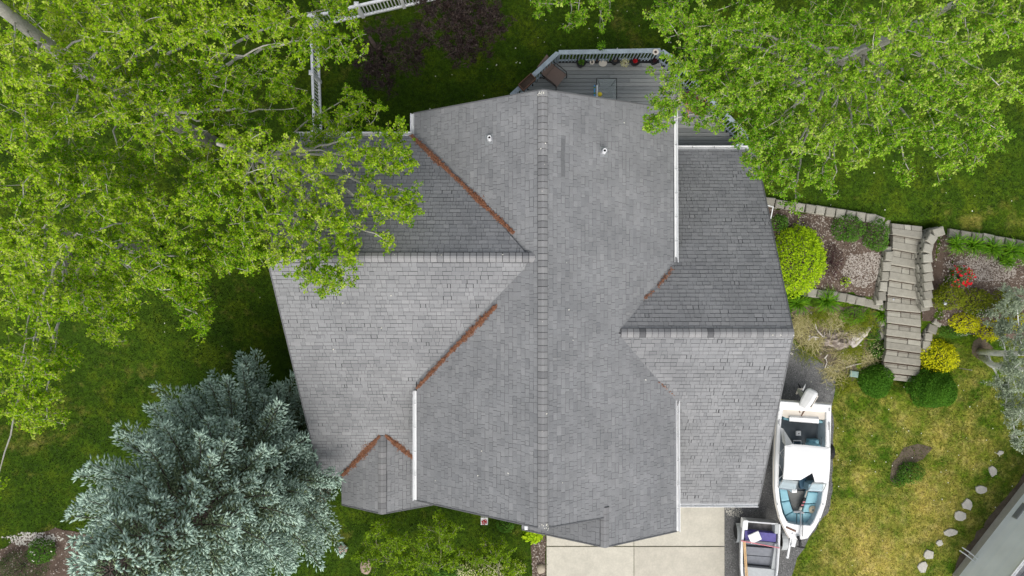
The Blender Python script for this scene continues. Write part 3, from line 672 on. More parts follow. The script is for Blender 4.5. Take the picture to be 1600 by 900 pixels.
# white droppings and petals on the roof
def specks():
    L = [('mr', 849 + random.uniform(-4, 6), random.uniform(160, 800)) for _ in range(8)] + [('mr', random.uniform(860, 1040), random.uniform(180, 800)) for _ in range(6)] + [('ml', random.uniform(660, 840), random.uniform(620, 800)) for _ in range(4)] + [('ws', random.uniform(480, 640), random.uniform(430, 640)) for _ in range(4)]
    L += [('mr', 846 + random.gauss(0, 3.2), 146 + random.gauss(0, 2)) for _ in range(9)] + [('mr', 851 + random.gauss(0, 4), 820 + random.gauss(0, 3)) for _ in range(16)] + [('wn', random.uniform(600, 800), 398) for _ in range(4)] + [('es', random.uniform(1190, 1238), 523) for _ in range(5)]
    p = np.array([O(*q) + Vector((0, 0, .075)) for q in L]); n = len(p); a = rng.uniform(0, 6.28, n)
    o = leaf_mesh('white_specks', p, np.stack([np.cos(a), np.sin(a), 0 * a], 1), np.tile([0, 0, 1.0], (n, 1)), rng.uniform(.025, .06, n), rng.random(n), T['white_petal'], None); tag(o, 'white specks and droppings scattered over the shingles', kind='stuff')
specks()
# ================================================================== GARDEN STEPS AND BLOCK WALLS
def block(name, c, w, d, h, rz, parent, mt=None, taper=.12, seedr=None):
    """a split-face wall block: trapezoid plan, chamfered uneven top, centre of base at c"""
    m = MB(); j = lambda s: random.uniform(-s, s)
    hw, hd = w / 2, d / 2
    plan = [(-hw * (1 - taper) + j(.012), -hd + j(.012)), (hw * (1 - taper) + j(.012), -hd + j(.012)), (hw + j(.01), hd + j(.012)), (-hw + j(.01), hd + j(.012))]
    b = min(.03, w * .1)
    r0 = [(x, y, 0) for x, y in plan]; r1 = [(x, y, h - b * .8 + j(.004)) for x, y in plan]
    k = 1 - b / max(hw, hd) * 1.1
    r2 = [(x * k, y * k, h + j(.006)) for x, y in plan]
    m.loft([[Vector(p) for p in r] for r in (r0, r1, r2)], True, True, True, seedr)
    ob = m.build(name, mt or T['block'], parent); ob.location = c; ob.rotation_euler = (0, 0, rz); return ob
# (left u,v) and (right u,v) of each step's front lip, from the lawn down to the bottom tread
LIPS = [((1393, 347), (1441, 352)), ((1395, 366), (1441, 374)), ((1395, 389), (1440, 397)), ((1392, 413), (1439, 421)), ((1389, 437), (1439, 445)), ((1387, 461), (1439, 468)), ((1386, 484), (1439, 489)),
        ((1386, 504), (1439, 511)), ((1385, 524), (1439, 531)), ((1385, 545), (1439, 552)), ((1381, 565), (1438, 572)), ((1383, 582), (1436, 588)), ((1384, 593), (1435, 598))]
steps = thing('garden_steps', 'beige block garden steps climbing between low walls to the upper lawn', 'steps', P(1412, 480, 0))
def sub(p): return p - Vector(steps.location)
nst = len(LIPS) - 1
STEPZ = lambda i: 1.92 - i * (1.92 - .12) / (nst - 1)
for i in range(nst):
    z = STEPZ(i); (lu, lv), (ru, rv) = LIPS[i]; (lu2, lv2), (ru2, rv2) = LIPS[i + 1]
    a, b = P(lu, lv + 1.9, z), P(ru, rv + 1.9, z); c, d = P(lu2, lv2, z), P(ru2, rv2, z)
    mid = .40; e, f = a.lerp(c, mid), b.lerp(d, mid)
    # long front slab with a rounded worn lip
    m = MB(); h = .20
    def ring(t, zz): return [x + Vector((0, 0, zz)) for x in (e.lerp(c, t), f.lerp(d, t))]
    secs = [(.02, -h), (.02, -.012), (.06, 0), (.86, .004 + random.uniform(-.004, .004)), (.96, -.018), (1.0, -.05), (.985, -h)]
    A = [e.lerp(c, t) + Vector((0, 0, q)) for t, q in secs]; B = [f.lerp(d, t) + Vector((0, 0, q)) for t, q in secs]
    m.loft([[sub(p) for p in A], [sub(p) for p in B]], True, True, True, random.uniform(.2, .8)); m.build('tread', T['block'], steps)
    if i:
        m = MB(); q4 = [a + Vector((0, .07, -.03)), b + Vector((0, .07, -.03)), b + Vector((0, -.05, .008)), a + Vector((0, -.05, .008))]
        m.add([sub(p) for p in q4], [(0, 1, 2, 3)]); m.build('riser_shade', T['mulch'], steps)  # dark strip painting the shade line below each lip
    nb = random.choice((2, 3, 3)); cuts = sorted([0] + [(k + random.uniform(-.25, .25)) / nb for k in range(1, nb)] + [1])
    for k in range(nb):
        q = [a.lerp(b, cuts[k] + .008), a.lerp(b, cuts[k + 1] - .008), e.lerp(f, cuts[k + 1] - .008), e.lerp(f, cuts[k] + .008)]
        m = MB(); o = random.uniform(0, .012); cc = sum(q, Vector()) / 4
        r1 = [p + Vector((0, 0, -.012 + o)) for p in q]; r2 = [p.lerp(cc, .05) + Vector((0, 0, o)) for p in q]; r0 = [p - Vector((0, 0, .2)) for p in q]
        m.loft([[sub(p) for p in r] for r in (r0, r1, r2)], True, True, True); m.build('tread_block', T['block'], steps)
def block_row(root, pts, n, w, d, h, zlow, courses, jitter=.05, flip=0.0):
    """blocks along a polyline of world points (top height in z), stacked downward"""
    pts = [Vector(p) for p in pts]; L = [0]
    for i in range(len(pts) - 1): L.append(L[-1] + (pts[i + 1] - pts[i]).length)
    def at(s):
        for i in range(len(pts) - 1):
            if s <= L[i + 1] + 1e-6: return pts[i].lerp(pts[i + 1], (s - L[i]) / (L[i + 1] - L[i]))
        return pts[-1]
    n = max(1, int(L[-1] / w)) if n is None else n; w = L[-1] / n
    o = Vector(root.location)
    for c in range(courses):
        for i in range(n + (c % 2)):
            s = (i + .5 - .5 * (c % 2)) * w; s = min(max(s, .02), L[-1] - .02)
            p, q = at(max(0, s - .1)), at(min(L[-1], s + .1)); t = q - p; rz = math.atan2(t.y, t.x) + random.uniform(-jitter, jitter) + flip
            b = at(s); z = b.z - (c + 1) * h + random.uniform(-.006, .006)
            if z < zlow(b) - h: continue
            block('wall_block', Vector((b.x, b.y, z)) - o, w * .96, d * random.uniform(.92, 1.06), h * .985, rz, root)
bl = thing('block_wall', 'long row of beige wall blocks above the bed left of the steps', 'wall', G(1300, 330))
block_row(bl, [G(u, v, .22) for u, v in ((1196, 314), (1240, 322), (1300, 331), (1345, 338), (1372, 342), (1388, 351), (1394, 364))], None, .40, .34, .17, lambda b: gzf(b.x, b.y) - .35, 2, flip=0)
br = thing('block_wall', 'beige block wall bordering the daylilies right of the steps', 'wall', G(1530, 372))
block_row(br, [G(u, v, .25) for u, v in ((1462, 362), (1500, 366), (1540, 372), (1600, 383), (1640, 390))], None, .40, .34, .17, lambda b: gzf(b.x, b.y) - .35, 2)
bs = thing('block_wall', 'tall curved side wall of stacked blocks right of the steps', 'wall', G(1450, 430))
block_row(bs, [P(1474, 361, 2.28), P(1464, 363, 2.28), P(1454, 377, 2.26), P(1450, 392, 2.22), P(1450, 415, 2.14), P(1452, 440, 2.0), P(1451, 465, 1.75), P(1450, 480, 1.55)], None, .37, .36, .16, lambda b: .3, 9, flip=0)
bc = thing('block_wall', 'low curved block wall end beside the yellow shrubs and steps', 'wall', G(1465, 505))
block_row(bc, [P(1484, 488, 1.25), P(1474, 494, 1.22), P(1462, 508, 1.0), P(1452, 524, .8), P(1447, 545, .55)], None, .36, .34, .16, lambda b: .1, 6)
ba = thing('block_wall', 'short column of blocks edging the left side of the steps', 'wall', G(1384, 430))
block_row(ba, [P(1391, 392, 1.95), P(1388, 408, 1.85), P(1384, 430, 1.66), P(1380, 455, 1.5), P(1378, 470, 1.36)], None, .36, .3, .16, lambda b: .9, 5)
be = thing('block_wall', 'lower block wall behind the grassy clumps near the roof edge', 'wall', G(1325, 462))
block_row(be, [G(u, v, .2) for u, v in ((1262, 456), (1300, 461), (1345, 470), (1385, 480))], None, .40, .34, .17, lambda b: gzf(b.x, b.y) - .3, 2)
bf = thing('block_wall', 'two blocks edging the steps beside the pale flowering clump', 'wall', G(1380, 512))
block_row(bf, [G(1381, 500, .35), G(1382, 527, .3)], 3, .36, .28, .16, lambda b: .05, 3)

# stepping stones across the dry lawn
SS_ = [((1562, 707), 5, 4, 'small faint stepping stone near the silver tree'), ((1551, 736), 8, 8, 'round stepping stone, second from the silver tree'), ((1532, 765), 11, 9, 'wide pointed stepping stone, third from the silver tree'),
       ((1511, 787), 8, 10, 'irregular stepping stone, fourth from the silver tree'), ((1499, 806), 9, 10, 'triangular stepping stone in the middle of the row'), ((1485, 831), 11, 7, 'broad flat stepping stone below the triangular one'),
       ((1467, 848), 6, 5, 'smallest pale stepping stone low in the row'), ((1451, 866), 8, 8, 'rounded stepping stone, second from the bottom end'), ((1440, 885), 9, 9, 'lowest stepping stone at the bottom end of the row'), ((1583, 682), 5, 5, 'grey round stone half hidden under the silver tree')]
for (u, v), ru, rv, lab in SS_:
    c = G(u, v); k = CAM_H / FPX; n = 9; ph = random.uniform(0, 6)
    rr = [random.uniform(.72, 1.15) for _ in range(n)]; m = MB()
    pl = [(ru * k * rr[i] * math.cos(ph + i * 6.283 / n), rv * k * rr[i] * math.sin(ph + i * 6.283 / n)) for i in range(n)]
    m.loft([[Vector((x * s, y * s, z)) for x, y in pl] for s, z in ((1, -.05), (1, .035), (.94, .06), (.5, .066))], True, True, True)
    o = m.build('stepping_stone', T['stone']); o.location = c; tag(o, lab, 'stepping stone', 'stepping stones across the side lawn')
for (u, v), ru, rv, lab in [((845, 888), 7, 8, 'rounded beige rock in the mulch strip by the driveway'), ((536, 857), 8, 8, 'pinkish rock at the edge of the spruce'), ((572, 886), 9, 13, 'flat pinkish paving stone in the front lawn')]:
    m = MB(); k = CAM_H / FPX; flat = 'flat' in lab; h = .05 if flat else .2
    n = 10; rr = [random.uniform(.85, 1.1) for _ in range(n)]
    m.loft([[Vector((ru * k * s * rr[i] * math.cos(i * .6283), rv * k * s * rr[i] * math.sin(i * .6283), z * h)) for i in range(n)] for s, z in ((.95, -.2), (1, .35), (.85, .8), (.45, 1.0))], True, True, True)
    o = m.build('rock', mat('rock_' + lab[:4], [(.30, .22, .17), (.40, .31, .25)] if 'pink' in lab else [(.38, .33, .25), (.45, .40, .32)], .9, noise=14, namt=.2, bump=.4), smooth=not flat); o.location = G(u, v); tag(o, lab, 'rock')

# ================================================================== WHITE FENCE
def fence(p0, p1, label, h=1.08, posts=1.85, pick=.135):
    p0, p1 = Vector(p0), Vector(p1); L = (p1 - p0).length; d = (p1 - p0) / L; rz = math.atan2(d.y, d.x)
    root = thing('picket_fence', label, 'fence', p0, 0)
    g = lambda s: gzf(p0.x + d.x * s, p0.y + d.y * s) - p0.z
    npost = max(1, round(L / posts))
    for i in range(npost + 1):
        s = L * i / npost; m = MB(); c = d * s; c.z = g(s)
        m.box(c + Vector((0, 0, .6)), (.13, .13, 1.24), rz); m.add([c + Vector((.09 * x, .09 * y, 1.22)) for x, y in ((-1, -1), (1, -1), (1, 1), (-1, 1))] + [c + Vector((0, 0, 1.30))], [(0, 1, 4), (1, 2, 4), (2, 3, 4), (3, 0, 4), (3, 2, 1, 0)])
        m.build('post', T['white_metal'], root)
    for zz_, hh in ((.12, .09), (h - .05, .10)):
        for i in range(npost):
            a, b = L * i / npost, L * (i + 1) / npost; m = MB(); pa, pb = d * (a + .066), d * (b - .066); pa.z = g(a) + zz_; pb.z = g(b) + zz_
            w = Vector((-d.y, d.x, 0)) * .045; q = [(-1, -hh / 2), (1, -hh / 2), (1, hh / 2), (-1, hh / 2)]
            m.loft([[p + w * x + Vector((0, 0, z)) for x, z in q] for p in (pa, pb)], True, True, True); m.build('rail', T['white_metal'], root)
    pm = MB(); pm.box((0, 0, (h - .16) / 2), (.04, .022, h - .24)); me = pm.mesh('picket', T['white_metal'])
    n = int(L / pick)
    for i in range(n):
        s = (i + .5) * L / n
        if min(abs(s - L * j / npost) for j in range(npost + 1)) < .09: continue
        o = link(bpy.data.objects.new('picket', me), root); c = d * s; c.z = g(s) + .14; o.location = c; o.rotation_euler = (0, 0, rz)
f0 = G(497, 42); fence(f0, G(503, 214), 'white picket fence running down beside the big left trees')
fence(f0 + Vector((.17, .03, 0)), G(760, -18), 'white picket fence slanting along the back behind the dark plums')

# ================================================================== DECK
DZ = 3.0; deck = thing('deck', 'grey board deck with angled railing behind the house', 'deck', P(940, 110, DZ) - Vector((0, 0, 1.1)))
do = Vector(deck.location); RZ = DZ + .95
RAIL = [P(798, 150, RZ), P(872, 82, RZ), P(1033, 79, RZ), P(1052, 92, RZ), P(1168, 214, RZ), P(1150, 232, RZ)]
FL = [Vector((p.x, p.y, DZ)) for p in RAIL] + [Vector((5.0, 3.9, DZ)), Vector((5.0, 4.6, DZ)), Vector((-.6, 4.6, DZ))]
FL = [Vector((p.x, p.y, 0)) for p in RAIL[:5]] + [Vector((RAIL[4].x, 4.5, 0)), Vector((-.2, 4.5, 0))]
flp = [(p.x, p.y) for p in FL]; yt = max(p[1] for p in flp); y = yt; bw = .147
while y > 4.5:
    ya, yb = y - bw + .012, y; xs = []
    n = len(flp)
    def cr(t):
        r = []
        for i in range(n):
            (xa, ta), (xb, tb) = flp[i], flp[(i + 1) % n]
            if (ta > t) != (tb > t): r.append(xa + (xb - xa) * (t - ta) / (tb - ta))
        return sorted(r)
    ca, cb = cr(ya + .002), cr(yb - .002)
    if len(ca) >= 2 and len(cb) >= 2:
        l, r = max(ca[0], cb[0]), min(ca[-1], cb[-1]); l0 = l; cuts = [l]
        while r - l0 > 3.0: l0 += random.uniform(1.8, 3.6); cuts.append(min(l0, r - .3))
        cuts.append(r); cuts = sorted(set(cuts))
        for i in range(len(cuts) - 1):
            m = MB(); x0, x1 = cuts[i] + .003, cuts[i + 1] - .003
            if x1 - x0 < .05: continue
            m.rbox(((x0 + x1) / 2 - do.x, (ya + yb) / 2 - do.y, DZ - .019 - do.z), (x1 - x0, yb - ya, .038), .004); m.build('deck_board', T['deck'], deck)
    y -= bw
m = MB(); m.prism([(p[0] - do.x, p[1] - do.y) for p in flp], DZ - .30 - do.z, DZ - .05 - do.z); m.build('deck_joist_frame', T['black'], deck)
for i in range(5):
    a, b = RAIL[i], RAIL[i + 1]; d = (b - a); L = d.length; d /= L; w = Vector((-d.y, d.x, 0))
    m = MB(); q = [(-.08, -.02), (.08, -.02), (.08, .02), (-.08, .02)]
    e0_, e1_ = (.0 if i else 0), 0
    m.loft([[p + w * x + Vector((0, 0, z + .004 * (i % 2))) - do for x, z in q] for p in (a + d * .03, b - d * .03)], True, True, True); m.build('hand_rail', T['rail'], deck)
    for zz_ in (-.09, -.82):
        m = MB(); q = [(-.02, -.045), (.02, -.045), (.02, .045), (-.02, .045)]
        m.loft([[p - w * .02 + w * x + Vector((0, 0, z + zz_)) - do for x, z in q] for p in (a, b)], True, True, True); m.build('rail_beam', T['rail'], deck)
    nb = max(1, int(L / .125))
    for k in range(nb):
        c = a + d * (L * (k + .5) / nb) - w * .065; m = MB(); m.box(c + Vector((0, 0, -.46)) - do, (.036, .036, .82), math.atan2(d.y, d.x)); m.build('baluster', T['rail'], deck)
    m = MB(); m.box(a - w * .02 + Vector((0, 0, -.62)) - do, (.1, .1, 1.18), math.atan2(d.y, d.x)); m.build('rail_post', T['rail'], deck)
for p in RAIL[:5]:
    m = MB(); q = p.lerp(Vector((1.5, 5, p.z)), .04); zg = gzf(q.x, q.y); m.box((q.x - do.x, q.y - do.y, (zg + DZ - .3) / 2 - do.z), (.14, .14, DZ - .3 - zg)); m.build('deck_post', T['rail'], deck)

# ---- furniture and pots on the deck
def sling_chair(u, v, rz, label, frame, sc=1.0, fabric=None):
    r = thing('patio_chair', label, 'chair', P(u, v, DZ + .012), rz); fabric = fabric or T['sling']
    def sheet(pts, w, name, mt):
        m = MB(); A = [Vector((-w / 2, y, z)) for y, z in pts]; B = [Vector((w / 2, y, z)) for y, z in pts]
        lo = lambda L: [p - Vector((0, 0, .02)) for p in L]
        n = len(pts); vs = A + B + lo(A) + lo(B); fs = []
        for i in range(n - 1): fs += [(i, i + 1, n + i + 1, n + i), (2 * n + i + 1, 2 * n + i, 3 * n + i, 3 * n + i + 1), (i + 1, i, 2 * n + i, 2 * n + i + 1), (n + i, n + i + 1, 3 * n + i + 1, 3 * n + i)]
        fs += [(0, n, 3 * n, 2 * n), (2 * n - 1, n - 1, 3 * n - 1, 4 * n - 1)]
        m.add(vs, fs); return m.build(name, mt, r)
    s = sc
    sheet([(-.34 * s, .40), (-.30 * s, .425), (-.05 * s, .39), (.16 * s, .38)], .52 * s, 'seat', fabric)
    sheet([(.17 * s, .38), (.26 * s, .55), (.44 * s, .82), (.52 * s, .92)], .52 * s, 'backrest', fabric)
    for x in (-.29 * s, .29 * s):
        m = MB(); m.tube([(x, -.36 * s, 0), (x, -.33 * s, .40), (x, -.30 * s, .60), (x, -.05 * s, .63), (x, .26 * s, .60)], .017, 6); m.build('arm', frame, r)
        m = MB(); m.tube([(x, .40 * s, 0), (x, .25 * s, .32), (x, .17 * s, .38)], .017, 6); m.build('leg', frame, r)
        m = MB(); m.tube([(x * .92, -.34 * s, .40), (x * .92, .17 * s, .37), (x * .92, .53 * s, .93)], .015, 6); m.build('side_frame', frame, r)
    return r
sling_chair(864, 122, R(52), 'brown sling patio chair in the left corner of the deck', T['bronze'], 1.12)
sling_chair(1078, 162, R(-150), 'patio chair with copper coloured arms under the right branches', T['copper_wood'], 1.15, T['terracotta'])
tb = thing('glass_table', 'glass topped patio table partly under the roof edge', 'table', P(944, 150, DZ))
m = MB(); m.prism([(-.36, -.45), (.36, -.45), (.36, .45), (-.36, .45)], .69, .70); m.build('table_top', T['table_glass'], tb)
for a_, b_ in (((-.37, .46), (.37, .46)), ((-.37, -.46), (.37, -.46)), ((-.37, -.46), (-.37, .46)), ((.37, -.46), (.37, .46))):
    m = MB(); m.tube([(*a_, .695), (*b_, .695)], .016, 6); m.build('table_rim', T['bronze'], tb)
for sx in (-1, 1):
    for sy in (-1, 1):
        m = MB(); m.tube([(.33 * sx, .41 * sy, .69), (.2 * sx, .26 * sy, .38), (.34 * sx, .42 * sy, 0)], .015, 6); m.build('leg', T['bronze'], tb)
bal = MB(); bal.lathe([(.01, 0), (.07, .015), (.085, .06), (.07, .11), (.01, .125)], (0, 0, 0), 14); o = bal.build('yellow_bowl', T['yellow_plastic'], smooth=True); o.location = P(937, 148, DZ + .71); tag(o, 'round yellow dish on the glass patio table', 'dish')
for u, mt, lab, nm in ((929, 'blue_plastic', 'blue striped rod lying on the glass patio table', 'striped_rod'), (933, 'white_metal', 'white rod lying beside the striped one on the glass table', 'white_rod')):
    m = MB(); m.tube([P(u, 133, DZ + .74), P(u, 140, DZ + .745), P(u, 156, DZ + .74)], .028, 8); o = m.build(nm, T[mt]); tag(o, lab, 'rod')
    if nm == 'striped_rod':
        for v in (136, 144): 
            q = MB(); q.tube([P(u, v, DZ + .742), P(u, v + 3, DZ + .742)], .0295, 8); q.build('green_band', T['lily'], o)
def leaf_cloud(name, c, rad, n, size, mt, parent, shape=OVAL, shell=.5, upw=.7, up_only=True, jit=.45, rpow=1.0, lumps=0):
    d = unit(rng.normal(0, 1, (n, 3)))
    if up_only: d[:, 2] = np.abs(d[:, 2]) * np.where(rng.random(n) < .85, 1, -.4)
    r = rng.random(n) ** (1 / 3.0); r = shell + (1 - shell) * r
    if lumps:
        lc = unit(rng.normal(0, 1, (lumps, 3))); lc[:, 2] = np.abs(lc[:, 2]); dot = (d @ lc.T).max(1); r = r * (.84 + .18 * np.clip((dot - .8) / .2, 0, 1) ** .6)
    w1, w2, w3 = rng.normal(0, 2.6, (3, 3)); w4 = rng.normal(0, 7, 3)
    r = r * (1 + .07 * np.sin(d @ w1 + 1) * np.sin(d @ w2) + .05 * np.sin(d @ w3) + .05 * np.sin(d @ w4)) * np.where(rng.random(n) < .05, rng.uniform(1.0, 1.14, n), 1)
    p = np.array(c) + d * r[:, None] * np.array(rad)
    nr = unit(d + np.array([0, 0, upw]) + rng.normal(0, jit, (n, 3))); dr = unit(np.cross(nr, rng.normal(0, 1, (n, 3))) + d * .5)
    return leaf_mesh(name, p, dr, nr, size * rng.uniform(.65, 1.35, n), np.clip(rng.random(n) ** rpow * .8 + .2 * (r - shell) / (1 - shell + 1e-6), 0, 1), T[mt], parent, shape)
def pot(u, v, r, h, label, mt='black', plant=None, z=DZ, pr=.14, flower=None, up=.0):
    o = thing('plant_pot', label, 'plant pot', P(u, v, z + .012))
    m = MB(); m.lathe([(r * .72, 0), (r * .98, h * .9), (r * 1.05, h * .92), (r * 1.05, h), (r * .88, h), (r * .84, h * .82)], n=18); m.build('pot', T[mt], o)
    m = MB(); m.lathe([(r * .84, h * .70), (r * .84, h * .8), (.01, h * .84)], n=14); m.build('potting_soil', T['mulch'], o)
    if plant: leaf_cloud('foliage', (0, 0, h * .9 + up), (pr, pr, pr * 1.2), 90, .06, plant, o, shell=.1)
    if flower: leaf_cloud('blossom', (0, 0, h + .05), (pr * .7, pr * .7, pr), 26, .05, flower, o, shell=.3)
    return o
pot(907, 101, .18, .3, 'large black pot with a sprig of green, leftmost on the deck', plant='green', pr=.09)
pot(924.5, 99, .09, .16, 'small white pot next to the leftmost black pot', 'hull_cream')
pot(932, 97, .08, .22, 'little black pot touching the small white pot', 'black')
pot(952.5, 94, .07, .25, 'narrow dark pot against the deck railing', 'black', plant='green', pr=.07)
pot(960, 98, .145, .3, 'round black pot with dark soil in the middle of the row')
pot(975, 101, .10, .2, 'pot overflowing with cream dried flowers', 'hull_cream', plant='cream', pr=.16)
pot(991, 99, .175, .28, 'black pot holding a reddish plant', 'black', plant='red', pr=.05)
pot(1021, 98, .145, .3, 'rightmost black pot on the deck near the branches', 'black', plant='purple', pr=.06)
pot(1024, 82, .11, .06, 'pale round tray resting on the deck rail', 'hull_cream', z=RZ + .02)
hb = pot(938, 76, .1, .16, 'bright leafy plant standing on the deck rail', 'black', plant='lily', z=RZ + .02, pr=.17, up=.16)
m = MB(); o = thing('mat', 'small tan mat beside the white pot on the deck', 'mat', P(942, 99, DZ)); m.prism([(.16 * math.cos(t), .13 * math.sin(t)) for t in np.linspace(0, 6.28, 15)[:-1]], .004, .022); m.build('mat_sheet', T['hull_cream'], o)
m.v = m.v; 
pb = thing('planter_box', 'brown wooden planter box on the angled deck rail', 'planter', P(823.5, 130, RZ + .02), math.atan2(RAIL[1].y - RAIL[0].y, RAIL[1].x - RAIL[0].x))
for c, s in (((0, .13, .11), (.62, .025, .22)), ((0, -.13, .11), (.62, .025, .22)), ((-.30, 0, .11), (.025, .236, .22)), ((.30, 0, .11), (.025, .236, .22))):
    m = MB(); m.box(c, s); m.build('side_board', T['copper_wood'] if False else mat('planter_wood', (.16, .085, .055), .7, noise=14, namt=.3), pb)
m = MB(); m.box((0, 0, .07), (.575, .236, .13)); m.build('planter_soil', T['mulch'], pb)
pw = thing('plant_pot', 'small white planter with red flowers below the front rake', 'planter', G(757, 812))
m = MB(); m.rbox((0, 0, .11), (.30, .30, .22), .02); m.build('pot', T['white_metal'], pw); leaf_cloud('blossom', (0, 0, .22), (.11, .11, .1), 70, .05, 'red', pw, shell=.1)

# ================================================================== NEIGHBOUR HOUSE (wall and eave in the corner)
nb0, nb1 = P(1497, 903, .35), P(1604, 767, .35)
dn = (nb1 - nb0); dn.z = 0; dn.normalize(); nn = Vector((-dn.y, dn.x, 0))   # nn points at our house
if nn.dot(-nb0) < 0: nn = -nn
neigh = thing('neighbour_house', 'pale clapboard neighbouring house cut off by the lower right corner', 'house', (nb0.x, nb0.y, 0))
def nbp(s, t, z): return dn * s - nn * t + Vector((0, 0, z))
def nbox(s0, s1, t0, t1, z0, z1, name, mt, rnd=None, parent=neigh):
    m = MB(); q = [nbp(s0, t0, z0), nbp(s1, t0, z0), nbp(s1, t1, z0), nbp(s0, t1, z0), nbp(s0, t0, z1), nbp(s1, t0, z1), nbp(s1, t1, z1), nbp(s0, t1, z1)]
    m.add(q, [(3, 2, 1, 0), (4, 5, 6, 7), (0, 1, 5, 4), (1, 2, 6, 5), (2, 3, 7, 6), (3, 0, 4, 7)], rnd); return m.build(name, mt, parent)
NH = 2.75
nbox(-.02, 14, -.02, 8, -.6, .36, 'foundation', T['concrete']); nbox(.0, 13.98, .02, 7.98, .36, NH + .3, 'wall', T['nsiding'])
nl_ = 15
for i in range(nl_):
    z0 = .36 + i * (NH - .36) / nl_; z1 = z0 + (NH - .36) / nl_; m = MB()
    A = [nbp(s, t, z) for s, t, z in ((0, .02, z0), (0, -.028, z0), (0, -.028, z0 + .004), (0, -.006, z1), (0, .02, z1))]; B = [p + dn * 14 for p in A]
    m.loft([A, B], True, True, True); m.build('siding_board', T['nsiding'], neigh)
for s in (3.35, 7.95):
    v = nbox(s, s + .75, -.045, -.01, .62, .92, 'wall_vent', T['alu'])
    for k in range(5): nbox(s + .04, s + .71, -.062, -.046, .65 + k * .052, .675 + k * .052, 'louver', T['lead'], parent=v)
for k, s in enumerate((.95, 1.12)):
    m = MB(); m.tube([nbp(s, 0, .55), nbp(s, -.5, .50), nbp(s, -.62, .3)], .025, 7); m.build('drain_pipe', T['white_metal'], neigh)
# roof with eave gutter
m = MB(); e = .2; q = [nbp(-.5, -e, NH), nbp(14.5, -e, NH), nbp(14.5, 5, NH + 2.4), nbp(-.5, 5, NH + 2.4)]
m.add(q + [p - Vector((0, 0, .16)) for p in q], [(0, 1, 2, 3), (7, 6, 5, 4), (0, 4, 5, 1), (1, 5, 6, 2), (2, 6, 7, 3), (3, 7, 4, 0)]); nr_ = m.build('roof', T['underlay'], neigh)
sh = MB(); tdv = (q[3] - q[0]).normalized(); nv = dn.cross(tdv).normalized(); nv = nv if nv.z > 0 else -nv
for c in range(30):
    s = -.5 + random.uniform(-.3, 0)
    while s < 14.4:
        w_ = random.choice((.2, .3, .36)); a_ = q[0] + dn * (s + .5) + tdv * (c * .148); b_ = dn * (w_ - .006); u_ = tdv * .138
        sh.add([a_ + nv * .02, a_ + b_ + nv * .02, a_ + b_ + u_ + nv * .008, a_ + u_ + nv * .008, a_, a_ + b_, a_ + b_ + u_, a_ + u_], SHF); s += w_
tag(sh.build('shingles', T['shingle_old'], nr_, fix=False), kind='stuff')
m = MB(); prof = [(0, .02), (0, -.10), (.09, -.10), (.125, -.03), (.125, .025), (.108, .025), (.108, -.02), (.08, -.085), (.014, -.085), (.014, .02)]
m.loft([[nbp(s, -e - x, NH + z) for x, z in prof] for s in (-.5, 14.5)], True, True, True); m.build('gutter', T['white_metal'], neigh)
# ================================================================== WHITE RUNABOUT ON ITS TRAILER
BZ = 1.45
def ring_px(pts, z, closed=True): return [P(u, v, z) for u, v in pts]
boat = thing('motor_boat', 'white motorboat with pale blue bow cushions parked on the gravel', 'boat', P(1252, 740, 0))
bo = Vector(boat.location); B_ = lambda p: Vector(p) - bo
def bpart(m, name, mt, parent=boat, **k):
    m.v = [tuple(Vector(v) - bo) for v in m.v]; return m.build(name, mt, parent, **k)
OUT_L = [(1218, 626), (1215, 650), (1213, 690), (1211, 730), (1211, 765), (1214, 790), (1219, 810), (1227, 828), (1234, 841)]
OUT_R = [(1299, 632), (1298.5, 660), (1298, 690), (1297, 730), (1294, 765), (1290, 788), (1283, 808), (1274, 824), (1262, 841)]
INN_L = [(1224, 640), (1221, 655), (1219, 690), (1217, 730), (1217, 765), (1219, 785), (1223, 802), (1229, 814), (1234, 819)]
INN_R = [(1291, 644), (1290.5, 660), (1290, 690), (1289, 730), (1286, 765), (1283, 785), (1277, 802), (1271, 815), (1266, 821)]
n_ = len(OUT_L)
gun_o = ring_px(OUT_L, BZ) + ring_px(OUT_R[::-1], BZ); gun_i = ring_px(INN_L, BZ + .015) + ring_px(INN_R[::-1], BZ + .015)
def inset(r, k, z, dy=0): 
    c = sum(r, Vector()) / len(r); return [Vector((c.x + (p.x - c.x) * k, c.y + (p.y - c.y) * (1 - (1 - k) * .35) + dy, z)) for p in r]
m = MB(); m.loft([inset(gun_o, .15, .42), inset(gun_o, .62, .55), inset(gun_o, .90, .85), inset(gun_o, 1.0, 1.20), [p + Vector((0, 0, -.03)) for p in inset(gun_o, 1.012, BZ - .05)], gun_o], True, True, False)
bpart(m, 'hull', T['hull'], smooth=False)
m = MB(); m.loft([gun_o, [p.lerp(q, .12) + Vector((0, 0, .02)) for p, q in zip(gun_o, gun_i)], [p.lerp(q, .85) + Vector((0, 0, .025)) for p, q in zip(gun_o, gun_i)], gun_i, [p - Vector((0, 0, .06)) for p in gun_i]], True); bpart(m, 'gunwale', T['hull'])
m = MB(); r_ = inset(gun_o, 1.02, BZ - .13); m.loft([r_, inset(gun_o, 1.035, BZ - .115), inset(gun_o, 1.035, BZ - .085), inset(gun_o, 1.02, BZ - .07)], True); bpart(m, 'rub_rail', T['hull_cream'])
FLZ = .80
fl = [Vector((p.x, p.y, FLZ)) for p in inset(gun_i, .97, FLZ)]
m = MB(); m.loft([[p - Vector((0, 0, .055)) for p in gun_i], fl], True); bpart(m, 'inner_liner', mat('liner', (.42, .50, .54), .5, noise=3, namt=.1))
